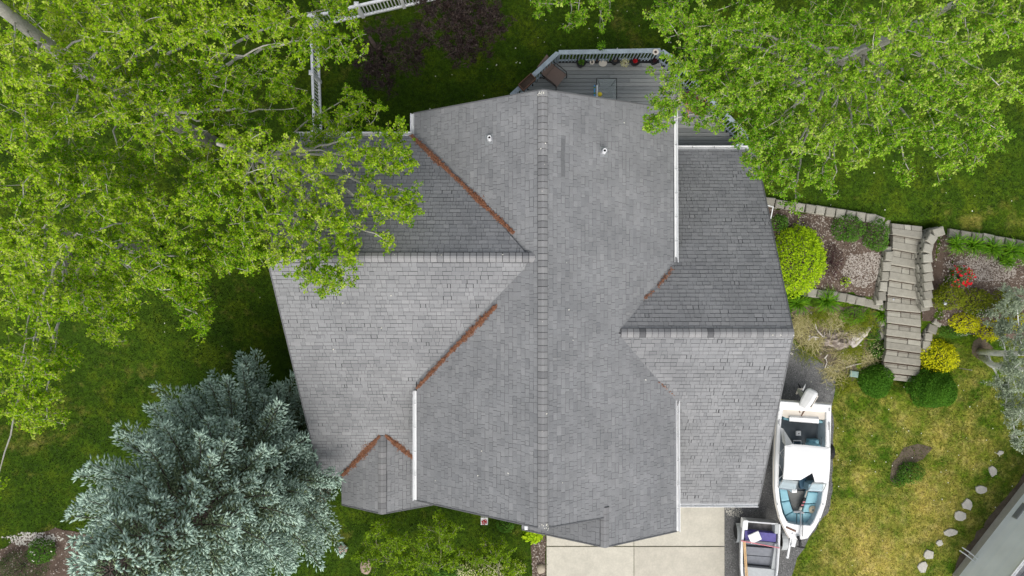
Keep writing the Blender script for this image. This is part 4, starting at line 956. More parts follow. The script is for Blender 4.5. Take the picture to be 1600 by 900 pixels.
m = MB(); m.add(fl, [tuple(range(len(fl)))]); bpart(m, 'cockpit_floor', T['carpet'])
def slab(px, z0, z1, name, mt, parent=boat, rnd=None, top=None):
    q = [P(u, v, z1 if top is None else top) for u, v in px]; m = MB(); m.prism([(p.x, p.y) for p in q], z0, z1, rnd); return bpart(m, name, mt, parent)
# stern: splash well, engine cover board and quarter decks
slab([(1219, 628), (1298, 634), (1297.5, 645), (1288, 656), (1228, 653), (1219, 648)], 1.05, 1.38, 'splash_well', T['hull_cream'])
slab([(1219, 627.5), (1252, 629.5), (1252, 633), (1219, 631)], 1.3, 1.50, 'transom_cap', T['hull']); slab([(1277, 631.5), (1299, 633.5), (1299, 637), (1277, 635)], 1.3, 1.50, 'transom_cap', T['hull'])
m = MB(); m.loft([[P(1234, 649, 1.38), P(1279, 652, 1.38)], [P(1233.5, 652, 1.50), P(1279.5, 655, 1.50)], [P(1233.5, 658, 1.46), P(1279.5, 661.5, 1.46)], [P(1233.5, 658.5, 1.05), P(1279.5, 662, 1.05)]], False); bpart(m, 'stern_board', T['hull'])
slab([(1224.5, 652), (1233, 653), (1233, 657), (1224.5, 656)], .9, 1.2, 'stern_pad', T['teal']); slab([(1280, 657), (1291, 658), (1291, 661), (1280, 661)], .9, 1.2, 'stern_pad', T['teal'])
slab([(1282, 662), (1289, 662), (1288, 694), (1282, 694)], .8, .98, 'side_locker', T['navy'])
m = MB(); c = P(1246.5, 676.5, FLZ); m.rbox(c + Vector((0, 0, .05)), (.20, .20, .1), .02); hb_ = bpart(m, 'hatch_box', T['hull'])
m = MB(); m.box(c + Vector((0, 0, .103)), (.06, .03, .006)); bpart(m, 'latch', T['black'], hb_)
# seats
m = MB(); c = P(1270, 692, .95); m.rbox(c, (.42, .30, .3), .05); st = bpart(m, 'seat', T['teal'])
m = MB(); c = P(1270, 696, 1.3); m.rbox(c, (.42, .12, .5), .04); bpart(m, 'backrest', T['teal'], st)
m = MB(); m.tube([P(1240, 697, 1.1), P(1240, 688.5, 1.35), P(1251.5, 688.5, 1.35), P(1252, 697, 1.1)], .018, 6); bpart(m, 'seat_frame', T['steel'])
m = MB(); c = P(1245, 700, 1.0); m.rbox(c, (.42, .4, .4), .05); bpart(m, 'seat', T['navy'])
# consoles, windscreen
slab([(1218, 752), (1243, 757), (1243, 767), (1218, 765)], .8, 1.42, 'console', mat('dash', (.22, .30, .34), .4, noise=8, namt=.3)); slab([(1264, 757), (1286, 757), (1284, 767), (1262, 767)], .8, 1.42, 'console', mat('dash2', (.28, .42, .48), .4, noise=8, namt=.3))
slab([(1247, 745), (1260, 742), (1260, 763), (1251, 764)], .8, .98, 'step_seat', T['navy'])
def screen(px):
    a, b, c_, d = px; m = MB(); m.add([a, b, c_, d], [(0, 1, 2, 3)]); s = bpart(m, 'windscreen', T['glass'])
    for p, q in ((a, b), (b, c_), (c_, d), (d, a)):
        m = MB(); m.tube([p, q], .017, 6); bpart(m, 'windscreen_frame', T['steel'], s)
screen([P(1216, 762, 1.50), P(1243, 766, 1.50), P(1247, 752, 2.0), P(1224, 748, 2.0)]); screen([P(1262, 767, 1.50), P(1286, 768, 1.50), P(1291, 756, 2.0), P(1270, 754, 2.0)])
# bow cushions in three pads, V-shaped
cz0, cz1 = .82, 1.12
pads = [[(1218, 763), (1230, 766), (1233.5, 782), (1221, 784)], [(1221, 785), (1233.8, 783), (1239, 799), (1226.5, 806)], [(1227, 807), (1239, 800), (1244.5, 802.5), (1244.5, 817.5), (1232, 816)],
        [(1263, 769), (1280, 770), (1277, 786), (1257.5, 787)], [(1257.2, 788), (1276.6, 787), (1271, 801), (1254.5, 800)], [(1254, 801), (1270.5, 802), (1266, 813), (1259, 818), (1245.5, 817.5), (1245.5, 803), (1253, 803)]]
for i, q in enumerate(pads):
    w = [P(u, v, cz1) for u, v in q]; c = sum(w, Vector()) / len(w); m = MB()
    m.loft([[Vector((p.x, p.y, cz0)) for p in w], [Vector((p.x, p.y, cz1 - .03)) for p in w], [p.lerp(c, .06) for p in w], [p.lerp(c, .3) + Vector((0, 0, .012)) for p in w]], True, True, True, .3 + .1 * i); bpart(m, 'bow_cushion', T['teal'])
slab([(1277, 771), (1284, 770), (1281.5, 789), (1272, 808), (1262, 819), (1266, 810), (1273, 795)], .82, 1.02, 'bow_side_pad', T['navy'])
slab([(1230, 766), (1262, 768), (1251, 800), (1240, 800)], .82, .86, 'bow_floor', mat('bow_carpet', (.19, .19, .18), .95, noise=50, namt=.15))
m = MB(); m.tube([P(1263, 764, 1.0), P(1256, 783, 1.02), P(1249, 799, 1.05)], .05, 6); bpart(m, 'pole_rest', T['hull_cream'])
# foredeck
fd = [(1230.5, 817), (1243, 820), (1266, 822), (1271, 817), (1274, 824), (1262, 841), (1248, 844), (1234, 841), (1227, 828)]
slab(fd, 1.2, BZ + .035, 'foredeck', T['hull'])
m = MB(); c = P(1236, 827, BZ + .05); m.rbox(c, (.42, .065, .035), .012, R(-24)); bpart(m, 'cleat_bar', T['rust'])
m = MB(); c = P(1238.5, 835, BZ + .05); m.box(c, (.07, .09, .03), R(20)); bpart(m, 'bow_cleat', T['steel'])
for u, v in ((1215, 788), (1286, 788), (1217.5, 806), (1281, 812), (1216.5, 660), (1295.5, 662), (1217, 640), (1296, 640)):
    m = MB(); c = P(u, v, BZ + .045); m.box(c, (.04, .13 if v < 700 else .05, .03)); bpart(m, 'deck_fitting', T['lead'])
slab([(1217, 655), (1220, 655), (1220, 665), (1217, 665)], BZ, BZ + .032, 'deck_vent', T['lead']); slab([(1293, 662), (1296, 662), (1296, 672), (1293, 672)], BZ, BZ + .032, 'deck_vent', T['lead'])
# canvas top with its folded notch
CZ = 2.35
cp = [(1227, 697), (1238, 694.5), (1262, 696), (1297, 700), (1298, 712), (1297.5, 730), (1295, 754), (1274, 754), (1274, 737), (1251, 750.5), (1224, 749), (1226, 728)]
q = [P(u, v, CZ) for u, v in cp]; c = P(1262, 722, CZ); m = MB()
m.loft([[p - Vector((0, 0, .10)) for p in q], [p - Vector((0, 0, .03)) for p in q], [p.lerp(c, .10) for p in q], [p.lerp(c, .45) + Vector((0, 0, .05)) for p in q], [p.lerp(c, .9) + Vector((0, 0, .06)) for p in q]], True, True, True); bpart(m, 'canopy', T['canvas'], smooth=False)
m = MB(); m.add([P(1220, 668, 1.55), P(1224, 670, 1.6), P(1239, 694, CZ - .05), P(1228, 697, CZ - .06), P(1222, 690, 1.8)], [(0, 1, 2, 3, 4)]); bpart(m, 'canopy_side_flap', T['canvas'])
for a_, b_ in (((1218, 709), (1227, 699)), ((1218, 706), (1228, 722)), ((1218, 726), (1225, 742)), ((1217, 748), (1225, 741)), ((1296, 660), (1297, 700))):
    m = MB(); m.tube([P(*a_, BZ + .02), P(*b_, CZ - .08)], .016, 6); bpart(m, 'canopy_pole', T['steel'])
m = MB(); m.tube([P(1284, 678, 1.0), P(1283, 697, 1.4)], .02, 6); bpart(m, 'ski_pole', T['steel'])
# outboard motor, tilted up and swung to the left
mo = P(1256, 632, 1.55); om = thing('outboard_motor', 'white outboard motor tilted up behind the motorboat', 'outboard motor', (mo.x, mo.y, 0), 0)
boat_motor = om; oo = Vector(om.location)
def opart(m, name, mt, parent=om, **k):
    m.v = [tuple(Vector(v) - oo) for v in m.v]; return m.build(name, mt, parent, **k)
ax = Vector((.42, .82, 0)).normalized(); sx = Vector((ax.y, -ax.x, 0)); upv = Vector((-.55, .25, .80)).normalized()
cc = P(1263, 623, 1.75); ax3 = (ax * .95 + Vector((0, 0, .1))).normalized(); s3 = ax3.cross(Vector((-.55, .25, .8))).normalized(); u3 = s3.cross(ax3).normalized()
def oring(t, w, h, off=0): return [cc + ax3 * t + s3 * (w * math.copysign(abs(math.cos(a)) ** .55, math.cos(a))) + u3 * (off + h * math.copysign(abs(math.sin(a)) ** .55, math.sin(a))) for a in np.linspace(0, 6.2832, 17)[:-1]]
m = MB(); m.loft([oring(-.42, .13, .10), oring(-.38, .19, .15), oring(-.1, .24, .19), oring(.25, .24, .19), oring(.36, .20, .16), oring(.41, .12, .1)], True, True, True); opart(m, 'cowling', T['hull'], smooth=False)
m = MB(); m.loft([oring(-.30, .245, .05, -.13), oring(.28, .25, .05, -.13)], True, True, True); opart(m, 'cowling_band', T['hull_cream'])
m = MB(); m.loft([oring(-.24, .252, .022, .02), oring(.22, .256, .03, .03)], True, True, True); opart(m, 'cowl_stripe', T['black'])
m = MB(); lo = cc - s3 * .25; m.tube([cc - u3 * .1, P(1253, 617, 1.35), P(1248, 610, 1.15)], [.13, .10, .07], 8); opart(m, 'midsection', mat('mid', (.40, .40, .34), .5))
m = MB(); m.tube([P(1244, 616, 1.05), P(1249, 608, 1.1), P(1254, 607, 1.1)], [.03, .07, .02], 8); opart(m, 'gearcase', T['hull_cream'])
m = MB(); m.add([P(1253, 610, 1.1), P(1256, 604, 1.15), P(1259, 599, 1.12), P(1258, 605, 1.1), P(1255, 611, 1.06)], [(0, 1, 2, 3, 4)]); m.add([P(1253, 610, 1.08), P(1256, 604, 1.13), P(1259, 599, 1.10), P(1258, 605, 1.08), P(1255, 611, 1.04)], [(4, 3, 2, 1, 0)]); opart(m, 'skeg', T['hull'])
m = MB(); m.tube([P(1247, 599, 1.05), P(1250, 605, 1.1), P(1251, 608, 1.1)], [.015, .045, .03], 6); opart(m, 'propeller', T['black'])
m = MB(); m.tube([P(1258, 634, 1.5), P(1257, 642, 1.42), P(1252, 650, 1.4)], .02, 6); m.tube([P(1258, 634, 1.5), P(1249, 638, 1.42), P(1250, 645, 1.4)], .015, 6); opart(m, 'control_cable', T['rust'])
# small things lying in the boat
m = MB(); 
rp = thing('rope_basket', 'round coil of rope on the right bow cushion of the motorboat', 'rope', P(1269.5, 796, 1.145))
for k in range(4):
    m = MB(); m.tube([(.14 * math.cos(t) * (1 - .2 * k), .14 * math.sin(t) * (1 - .2 * k), .02 + .012 * k) for t in np.linspace(0, 6.283, 19)], .016, 5, cap=False); m.build('rope_coil', T['wood_oar'] if False else mat('rope', (.45, .40, .30), .9, noise=60, namt=.2), rp)
lj = thing('life_vest', 'dark life vest with pink straps lying on the bow floor', 'vest', P(1254.5, 785, 1.05), R(-25))
m = MB(); m.rbox((0, 0, .03), (.16, .42, .06), .03); m.build('vest_panel', T['black'], lj)
for y_ in (-.1, .04): m = MB(); m.box((.0, y_, .066), (.1, .05, .012), R(30)); m.build('strap', T['pink'], lj)
wb = thing('white_box', 'small white box on the motorboat bow floor', 'box', P(1241.5, 767, 1.45))
m = MB(); m.rbox((0, 0, -.25), (.2, .16, .5), .015); m.build('box_body', T['hull'], wb)
tm = thing('trolling_motor', 'black electric trolling motor lying over the motorboat bow', 'motor', P(1251, 820, 1.55))
to = Vector(tm.location)
def tp(pts, r, name, mt, s=7): m = MB(); m.tube([Vector(p) - to for p in pts], r, s); m.build(name, mt, tm)
tp([P(1251, 800, 1.45), P(1251.3, 822, 1.58), P(1250, 846, 1.6)], .028, 'shaft', T['steel']); tp([P(1254, 802, 1.4), P(1254.5, 822, 1.56), P(1254, 838, 1.58)], .013, 'cable', T['black'])
tp([P(1240, 799.5, 1.35), P(1250, 799, 1.42), P(1256, 801.5, 1.42)], .045, 'head', T['lead']); tp([P(1246, 838, 1.56), P(1250, 845, 1.6), P(1250, 853, 1.5)], .06, 'mount', T['black'])
tp([P(1244.5, 800, 1.35), P(1244.5, 818, 1.35)], .012, 'strap', T['black']); tp([P(1244, 853.5, 1.35), P(1251, 855, 1.35), P(1258, 855.5, 1.3)], [.015, .04, .015], 'propeller_blade', T['black'])
# trailer
tr = thing('boat_trailer', 'white steel trailer carrying the motorboat', 'trailer', P(1232, 850, 0)); ro = Vector(tr.location)
def tpart(m, name, mt, parent=tr): m.v = [tuple(Vector(v) - ro) for v in m.v]; return m.build(name, mt, parent)
m = MB(); m.tube([P(1240, 700, .45), P(1236, 838, .5), P(1230, 872, .5)], .055, 4); tpart(m, 'tongue', T['white_metal'])
m = MB(); m.tube([P(1229.5, 870, .3), P(1229.5, 871, .62)], .04, 8); tpart(m, 'jack', T['white_metal'])
m = MB(); m.tube([P(1237, 838, .5), P(1237, 842, 1.25), P(1238, 850, 1.3)], .05, 4); tpart(m, 'winch_post', T['white_metal'])
m = MB(); m.box(P(1239.5, 848, 1.2), (.16, .3, .12), R(-15)); tpart(m, 'winch', T['white_metal'])
for u in (1222, 1290): m = MB(); m.tube([P(u, 660, .4), P(u, 780, .4), P(1236, 835, .5)], .045, 4); tpart(m, 'frame_rail', T['white_metal'])
for u in (1219, 1296):
    c = P(u, 705, .32); m = MB(); prof = [(.14, -.1), (.30, -.1), (.32, -.06), (.32, .06), (.30, .1), (.14, .1)]; m.lathe(prof, c, 18, M=Matrix.Rotation(R(90), 3, 'Y')); w_ = tpart(m, 'wheel', T['rubber'])
    m = MB(); m.lathe([(.05, -.09), (.14, -.07), (.14, .07), (.05, .09)], c, 14, M=Matrix.Rotation(R(90), 3, 'Y')); tpart(m, 'rim', T['white_metal'], w_)

# ================================================================== ALUMINIUM ROWING BOAT ON A TRAILER
AZ = 1.05
skiff = thing('aluminium_boat', 'open aluminium fishing boat with grey benches at the bottom edge', 'boat', P(1188, 870, 0)); so_ = Vector(skiff.location)
def spart(m, name, mt, parent=skiff, **k): m.v = [tuple(Vector(v) - so_) for v in m.v]; return m.build(name, mt, parent, **k)
SL = [(1162, 814), (1160, 835), (1158, 860), (1158, 890), (1161, 920), (1170, 950), (1180, 970)]; SR = [(1218.5, 819), (1218, 840), (1217, 862), (1215, 890), (1210, 920), (1200, 950), (1190, 970)]
so1 = ring_px(SL, AZ) + ring_px(SR[::-1], AZ); si1 = [p.lerp(Vector((P(1188, 870, AZ).x, p.y, AZ)), .085) for p in so1]
m = MB(); m.loft([inset(so1, .6, .42), inset(so1, .9, .55), so1, [p + Vector((0, 0, .02)) for p in so1], [p + Vector((0, 0, .02)) for p in si1], [p - Vector((0, 0, .02)) for p in si1], inset(si1, .93, .58)], True, True, True); spart(m, 'hull', T['alu'])
for L_ in (SL, SR): m = MB(); m.tube([P(u, v, AZ + .03) for u, v in L_], .03, 6); spart(m, 'gunwale', T['white_metal'])
def sl_(px, z0, z1, name, mt, parent=skiff, rnd=None):
    q = [P(u, v, z1) for u, v in px]; m = MB(); m.prism([(p.x, p.y) for p in q], z0, z1, rnd); return spart(m, name, mt, parent)
sl_([(1168, 815), (1212, 819), (1211, 832), (1167, 829)], .62, .72, 'stern_floor', mat('dirty', (.12, .115, .11), .95, noise=[8, 40], namt=.4)); sl_([(1167, 814), (1216, 818), (1216, 820), (1167, 816)], .6, 1.07, 'transom', T['alu'])
sl_([(1163, 813), (1169, 813.5), (1168, 828), (1162, 828)], .7, 1.1, 'corner_box', T['white_metal']); sl_([(1211, 819), (1218, 819.5), (1217, 834), (1211, 834)], .7, 1.08, 'corner_box', T['light_panel'])
sl_([(1164, 829.5), (1213, 834), (1212, 847), (1164, 843)], .62, .98, 'stern_bench', T['purple_vinyl'])
sl_([(1164, 844), (1212, 848), (1211, 853.5), (1164, 850)], .62, .84, 'bench_step', T['gray_panel'], rnd=.1)
sl_([(1164, 854), (1208, 857), (1207, 870), (1164, 866.5)], .62, .80, 'floor_panel', T['gray_panel'], rnd=.7); sl_([(1163.5, 867.5), (1206.5, 871), (1205.5, 884), (1163, 880)], .62, .80, 'floor_panel', T['gray_panel'], rnd=.4)
sl_([(1162, 885.5), (1205, 889.5), (1213, 892), (1208, 925), (1195, 955), (1176, 955), (1164, 925)], .62, .98, 'foredeck', T['light_panel']); sl_([(1211, 849), (1216, 849.5), (1213.5, 893), (1205, 890)], .62, .95, 'side_bench', T['light_panel'])
m = MB(); m.tube([P(1158, 845, AZ + .09), P(1180, 849, AZ + .07), P(1218, 856, AZ + .09)], .022, 6); spart(m, 'tie_strap', T['pink'])
lid = thing('bucket_lid', 'white square lid lying tilted on the purple boat seat', 'lid', P(1179.5, 839.5, 1.12), R(24)); m = MB(); m.rbox((0, 0, 0), (.47, .40, .05), .03, tilt=Matrix.Rotation(R(6), 4, 'X')); m.build('lid_panel', T['hull'], lid)
for k, (a_, b_, lab) in enumerate((((1162, 846), (1165.5, 905), 'left wooden oar lying along the aluminium boat'), ((1164, 846), (1168, 905), 'right wooden oar lying along the aluminium boat'))):
    oar = thing('oar', lab, 'oar', P(*a_, 1.12)); m = MB(); q0, q1 = Vector((0, 0, 0)), P(*b_, 1.10) - P(*a_, 1.12); m.tube([q0, q1], .026, 7); m.build('shaft', T['wood_oar'], oar)
    m = MB(); dd = (q1 - q0).normalized(); sd = dd.cross(Vector((0, 0, 1))); m.loft([[q1 + dd * t + sd * w * x + Vector((0, 0, .012 * x2)) for x, x2 in ((-1, -1), (1, -1), (1, 1), (-1, 1))] for t, w in ((-.02, .02), (.15, .07), (.6, .08), (.65, .06))], True, True, True); m.build('blade', T['wood_oar'], oar)
t2 = thing('boat_trailer', 'low trailer with grey fenders under the aluminium boat', 'trailer', P(1188, 850, 0)); ro = Vector(t2.location)
for u, vv in ((1152.5, 831), (1222.5, 843)):
    c = P(u, vv, .32); m = MB(); m.lathe([(.14, -.085), (.26, -.085), (.28, -.05), (.28, .05), (.26, .085), (.14, .085)], c, 18, M=Matrix.Rotation(R(90), 3, 'Y')); w_ = tpart(m, 'wheel', T['rubber'], t2)
    m = MB(); m.lathe([(.05, -.08), (.14, -.06), (.14, .06), (.05, .08)], c, 14, M=Matrix.Rotation(R(90), 3, 'Y')); tpart(m, 'rim', T['white_metal'], w_)
    m = MB(); A = [c + Vector((-.12, .42 * math.cos(t), .02 + .34 * math.sin(t))) for t in np.linspace(.25, 2.89, 9)]; m.loft([A, [p + Vector((.24, 0, 0)) for p in A]], False); m.loft([[p + Vector((0, 0, -.012)) for p in A], [p + Vector((.24, 0, -.012)) for p in A]], False); tpart(m, 'fender', T['light_panel'], t2)
for u in (1172, 1205): m = MB(); m.tube([P(u, 820, .36), P(u, 920, .36)], .04, 4); tpart(m, 'frame_rail', T['alu'], t2)
m = MB(); m.tube([P(1152, 831, .32), P(1224, 842, .32)], .03, 6); tpart(m, 'axle', T['alu'], t2)
# ================================================================== TREES
def bez(a, b, c, n): return [a * (1 - t) ** 2 + b * 2 * t * (1 - t) + c * t * t for t in np.linspace(0, 1, n)]
def broad_tree(name, label, base, trunk, lobes, leafmat='leaf', leaf=.060, lai=3.5, per=11, shape=KITE, barkm='bark', twigm='twig', pet=True, cat='tree', group=None, droop=.25, tdens=1.0):
    """trunk: list of (Vector, radius); lobes: (centre, (rx, ry, rz))"""
    root = thing(name, label, cat, base, 0, group); o = Vector(base); on = np.array(o)
    m = MB(); m.tube([Vector(p) - o for p, r in trunk], [r for p, r in trunk], 12); m.build('trunk', T[barkm], root, smooth=True)
    tn = []; tr_ = []
    for i in range(len(trunk) - 1):
        for t in np.linspace(0, 1, 8)[:-1]: tn.append(np.array(trunk[i][0].lerp(trunk[i + 1][0], t))); tr_.append(trunk[i][1] * (1 - t) + trunk[i + 1][1] * t)
    tn.append(np.array(trunk[-1][0])); tr_.append(trunk[-1][1]); tn = np.array(tn); tr_ = np.array(tr_)
    limbs = MB(); twigs = MB(); C = []; Dv = []; LT = []
    for c, rad in lobes:
        c = np.array(c); rad = np.array(rad)
        h = np.linalg.norm(tn[:, :2] - c[:2], axis=1); want = c[2] - .55 * h
        k = np.argmin(np.abs(tn[:, 2] - want) + .25 * h + np.where(tr_ < .02, 5, 0)); a = tn[k]
        L = np.linalg.norm(c - a); mid = (a + c) / 2 + np.array([0, 0, .10 * L]) + rng.normal(0, .06 * L, 3)
        npth = max(5, int(L / .35)); path = bez(a, mid, c, npth); path = [p + rng.normal(0, .035, 3) * (0 if i in (0,) else 1) for i, p in enumerate(path)]
        r0 = min(tr_[k] * .45, .010 + .009 * L); limbs.tube([Vector(p - on) for p in path], list(np.linspace(r0, .012, npth)), 6)
        nodes = [p for p in path[npth // 3:]]
        area = math.pi * rad[0] * rad[1]; ncl = int(area * lai * rng.uniform(.7, 1.1) * (.55 if .059 < leaf < .0615 and c[2] < 9.05 and c[2] < 9.05 and c[2] > 7 else 1) / (per * leaf * leaf * .55)); lt = rng.normal(0, .10); LT += [lt] * ncl; ns = max(4, int(ncl / 8 * tdens)); subs = []
        for _ in range(ns):
            d = unit(rng.normal(0, 1, 3)); t = c + d * rad * rng.uniform(.4, 1.12) + np.array([0, 0, -.12])
            nn_ = np.array(nodes); j = np.argmin(np.linalg.norm(nn_ - t, axis=1) + rng.uniform(0, .3, len(nn_))); s = nodes[j]
            md = (s + t) / 2 + rng.normal(0, .08, 3) + np.array([0, 0, .05]); pth = bez(s, md, t, 5)
            l2 = np.linalg.norm(t - s); limbs.tube([Vector(p - on) for p in pth], list(np.linspace(.007 + .006 * l2, .004, 5)), 4, rnd=random.random()); nodes += pth[2:]; subs.append((s, md, t))
        nodes = np.array(nodes)
        d = unit(rng.normal(0, 1, (ncl, 3))); r = rng.random((ncl, 1)) ** .42; pts = c + d * r * rad
        sa = np.array(subs); q = rng.integers(0, len(sa), ncl); tt = rng.uniform(.3, 1.03, (ncl, 1)); sp_ = sa[q, 0] * (1 - tt) ** 2 + sa[q, 1] * 2 * tt * (1 - tt) + sa[q, 2] * tt * tt + rng.normal(0, .085, (ncl, 3))
        pts = np.where(rng.random((ncl, 1)) < .78, sp_, pts)
        for p in pts:
            dist = np.linalg.norm(nodes - p, axis=1); j = np.argmin(dist); s = nodes[j]
            if dist[j] > .45: p = s + (p - s) * (.3 + .25 * rng.random()) / dist[j]
            v = p - s; C.append(p); Dv.append(v / (np.linalg.norm(v) + 1e-6))
            if dist[j] > .03: twigs.tube([Vector(s - on), Vector(p - on)], [.0045, .003], 3, cap=False)
    limbs.build('branches', T[barkm], root, smooth=True); tag(twigs.build('twigs', T[twigm], root, fix=False), kind='stuff')
    C = np.array(C) - on; Dv = np.array(Dv); N = len(C)
    d = unit(rng.normal(0, 1, (N, per, 3)) + Dv[:, None] * .9 + np.array([0, 0, .25])); a = np.repeat(C[:, None], per, 1) - Dv[:, None] * rng.uniform(0, .12, (N, per, 1))
    pl = leaf * rng.uniform(.35, .75, (N, per, 1)); b = a + d * pl
    a, b, d = a.reshape(-1, 3), b.reshape(-1, 3), d.reshape(-1, 3); n = len(a)
    ld = unit(d + np.array([0, 0, -droop]) + rng.normal(0, .25, (n, 3))); nr = unit(np.array([0, 0, 1.0]) + rng.normal(0, .45, (n, 3)))
    tone_ = np.repeat(np.clip(rng.normal(.44, .22, N) + np.array(LT) + .05 * (C[:, 2] + on[2] - 10.5), 0, 1), per); rv = np.clip(tone_ + rng.normal(0, .17, n), 0, 1)
    cr = leaf_mesh('crown', b, ld, nr, leaf * rng.uniform(.6, 1.25, n), rv, T[leafmat], root, shape); tag(cr, kind='stuff')
    if pet: tag(sliver_mesh('leaf_stalks', b[::2], a[::2], np.full(len(a[::2]), .006), rng.random(len(a[::2])), T['petiole'], root), kind='stuff')
    return root
def LB(u, v, z, ru, rv, rz=None):
    k = (CAM_H - z) / FPX; return (P(u, v, z), (ru * k, rv * k, rz if rz else max(.5, min(1.3, (ru + rv) * k * .33))))
def TR(*q): return [(P(u, v, z) if not isinstance(u, Vector) else u, r) for u, v, z, r in q]
# big poplar in the upper left corner: pale trunk crossing the corner of the picture
b = G(335, 225)
broad_tree('poplar_tree', 'tall poplar with thick pale trunk in the upper left corner', b, [(b, .30), (P(235, 172, 6.0), .25), (P(150, 125, 9.6), .20), (P(75, 70, 11.6), .165), (P(0, 12, 13.2), .14), (P(-90, -60, 15.0), .08)],
    [LB(20, 110, 13.6, 70, 60), LB(105, 30, 11.5, 40, 45), LB(180, 40, 12.6, 70, 55), LB(300, 40, 11.8, 75, 55), LB(400, 25, 11.2, 60, 40), LB(470, 60, 10.2, 50, 45), LB(528, 60, 9.6, 40, 45), LB(520, 10, 9.6, 45, 20),
     LB(110, 175, 12.3, 80, 50), LB(220, 120, 10.5, 70, 50), LB(330, 130, 10.0, 75, 55), LB(250, 200, 11.4, 75, 50), LB(420, 120, 9.4, 60, 45), LB(40, 200, 13.4, 60, 50), LB(60, -20, 13, 90, 40), LB(240, -10, 12, 90, 30), LB(110, 245, 11.4, 65, 45), LB(190, 265, 9.6, 70, 45), LB(125, 118, 12.4, 42, 32), LB(185, 150, 11.8, 50, 34), LB(255, 140, 11.4, 50, 36), LB(90, 80, 13.0, 22, 22), LB(140, 95, 8.0, 60, 40), LB(60, 40, 8.5, 60, 50), LB(370, 195, 9, 60, 40), LB(460, 170, 8.2, 40, 45), LB(310, 260, 8.6, 70, 45)])
b = G(250, 395)
broad_tree('poplar_tree', 'bright leafy poplar filling the left edge above the lawn', b, [(b, .22), (P(190, 385, 5.0), .19), (P(120, 372, 8.6), .15), (P(50, 360, 11.2), .11), (P(-30, 350, 13.4), .06)],
    [LB(40, 290, 12.8, 70, 55), LB(40, 380, 12.8, 70, 55), LB(60, 470, 12.4, 65, 55), LB(30, 560, 12.2, 60, 55), LB(45, 630, 11.6, 48, 45), LB(85, 560, 10.8, 40, 40), LB(140, 300, 12.0, 70, 55), LB(150, 390, 11.4, 65, 50), LB(120, 460, 10.8, 55, 45), LB(170, 480, 9.6, 45, 40), LB(200, 440, 10.2, 50, 40), LB(240, 340, 10.8, 70, 50), LB(255, 415, 10.6, 55, 45),
     LB(300, 470, 9.8, 32, 50), LB(285, 440, 9.9, 45, 40), LB(320, 500, 9.4, 16, 26), LB(165, 520, 8.6, 30, 26), LB(185, 535, 8.2, 12, 16), LB(75, 655, 10.6, 26, 22), LB(-5, 755, 12, 16, 14), LB(330, 400, 9.4, 45, 45), LB(60, 420, 8.5, 70, 70), LB(180, 350, 7.5, 80, 60)])
b = G(455, 268)
broad_tree('poplar_tree', 'poplar whose branches reach over the left roof wing', b, [(b, .2), (P(430, 255, 5.0), .17), (P(400, 245, 8.2), .13), (P(370, 235, 10.4), .08), (P(340, 225, 12), .04)],
    [LB(400, 250, 11.2, 70, 55), LB(330, 300, 11.0, 60, 50), LB(420, 330, 10.9, 65, 50), LB(490, 280, 10.4, 60, 50), LB(500, 350, 10.3, 60, 45), LB(570, 240, 9.9, 55, 40), LB(585, 320, 10.0, 50, 40), LB(630, 325, 9.7, 32, 26), LB(610, 250, 9.7, 42, 30), LB(620, 205, 9.4, 30, 18),
     LB(545, 390, 10.2, 22, 45), LB(480, 410, 10.4, 45, 40), LB(515, 440, 10.1, 38, 24), LB(600, 375, 9.8, 14, 22), LB(380, 390, 10.4, 50, 45), LB(430, 390, 10.6, 45, 35), LB(560, 175, 8.6, 50, 30), LB(520, 200, 8.6, 50, 40), LB(545, 150, 8.0, 20, 22), LB(490, 220, 8.2, 50, 35), LB(640, 300, 9.8, 22, 18)])
# right-hand poplars
b = G(1235, 130)
broad_tree('poplar_tree', 'large poplar filling the upper right corner', b, [(b, .26), (P(1290, 105, 6.0), .22), (P(1350, 78, 9.0), .17), (P(1430, 40, 11.4), .12), (P(1500, 0, 13.0), .06)],
    [LB(1090, 40, 10.4, 60, 45), LB(1040, 20, 9.6, 30, 30), LB(1180, 50, 11, 70, 55), LB(1290, 40, 12, 70, 55), LB(1400, 40, 12.8, 75, 55), LB(1510, 40, 13.2, 75, 55), LB(1590, 30, 13.2, 60, 60), LB(1480, 120, 12.5, 75, 50), LB(1560, 130, 12.6, 50, 45), LB(1540, 190, 11.8, 30, 35), LB(1460, 195, 11.2, 55, 40),
     LB(1370, 130, 11.6, 65, 50), LB(1370, 210, 10.6, 55, 40), LB(1260, 120, 10.8, 70, 50), LB(1280, 205, 10.0, 55, 45), LB(1180, 130, 10.2, 65, 50), LB(1200, 200, 9.6, 50, 45), LB(1120, 150, 9.8, 45, 45), LB(1060, 110, 9.6, 45, 35), LB(1050, 160, 9.5, 45, 28), LB(1025, 190, 9.5, 24, 24),
     LB(1220, 270, 9.2, 30, 38), LB(1285, 270, 9.2, 28, 30), LB(1240, 320, 8.6, 10, 26), LB(1180, 250, 9.2, 26, 28), LB(1420, 265, 10.2, 22, 26), LB(1480, 255, 10.6, 24, 30), LB(1510, 240, 10.8, 34, 30), LB(1555, 215, 11.2, 20, 30), LB(1340, 250, 9.4, 24, 20), LB(1300, 305, 8.8, 9, 13), LB(1100, 185, 9.0, 38, 26), LB(1140, 110, 9.4, 50, 45), LB(1440, 90, 9.0, 80, 60), LB(1250, 60, 8.2, 80, 55), LB(1330, 170, 8.0, 70, 50), LB(1120, 90, 7.6, 60, 50)], leafmat='leaf_right', droop=.5, leaf=.061, lai=3.6)
b = G(900, -95)
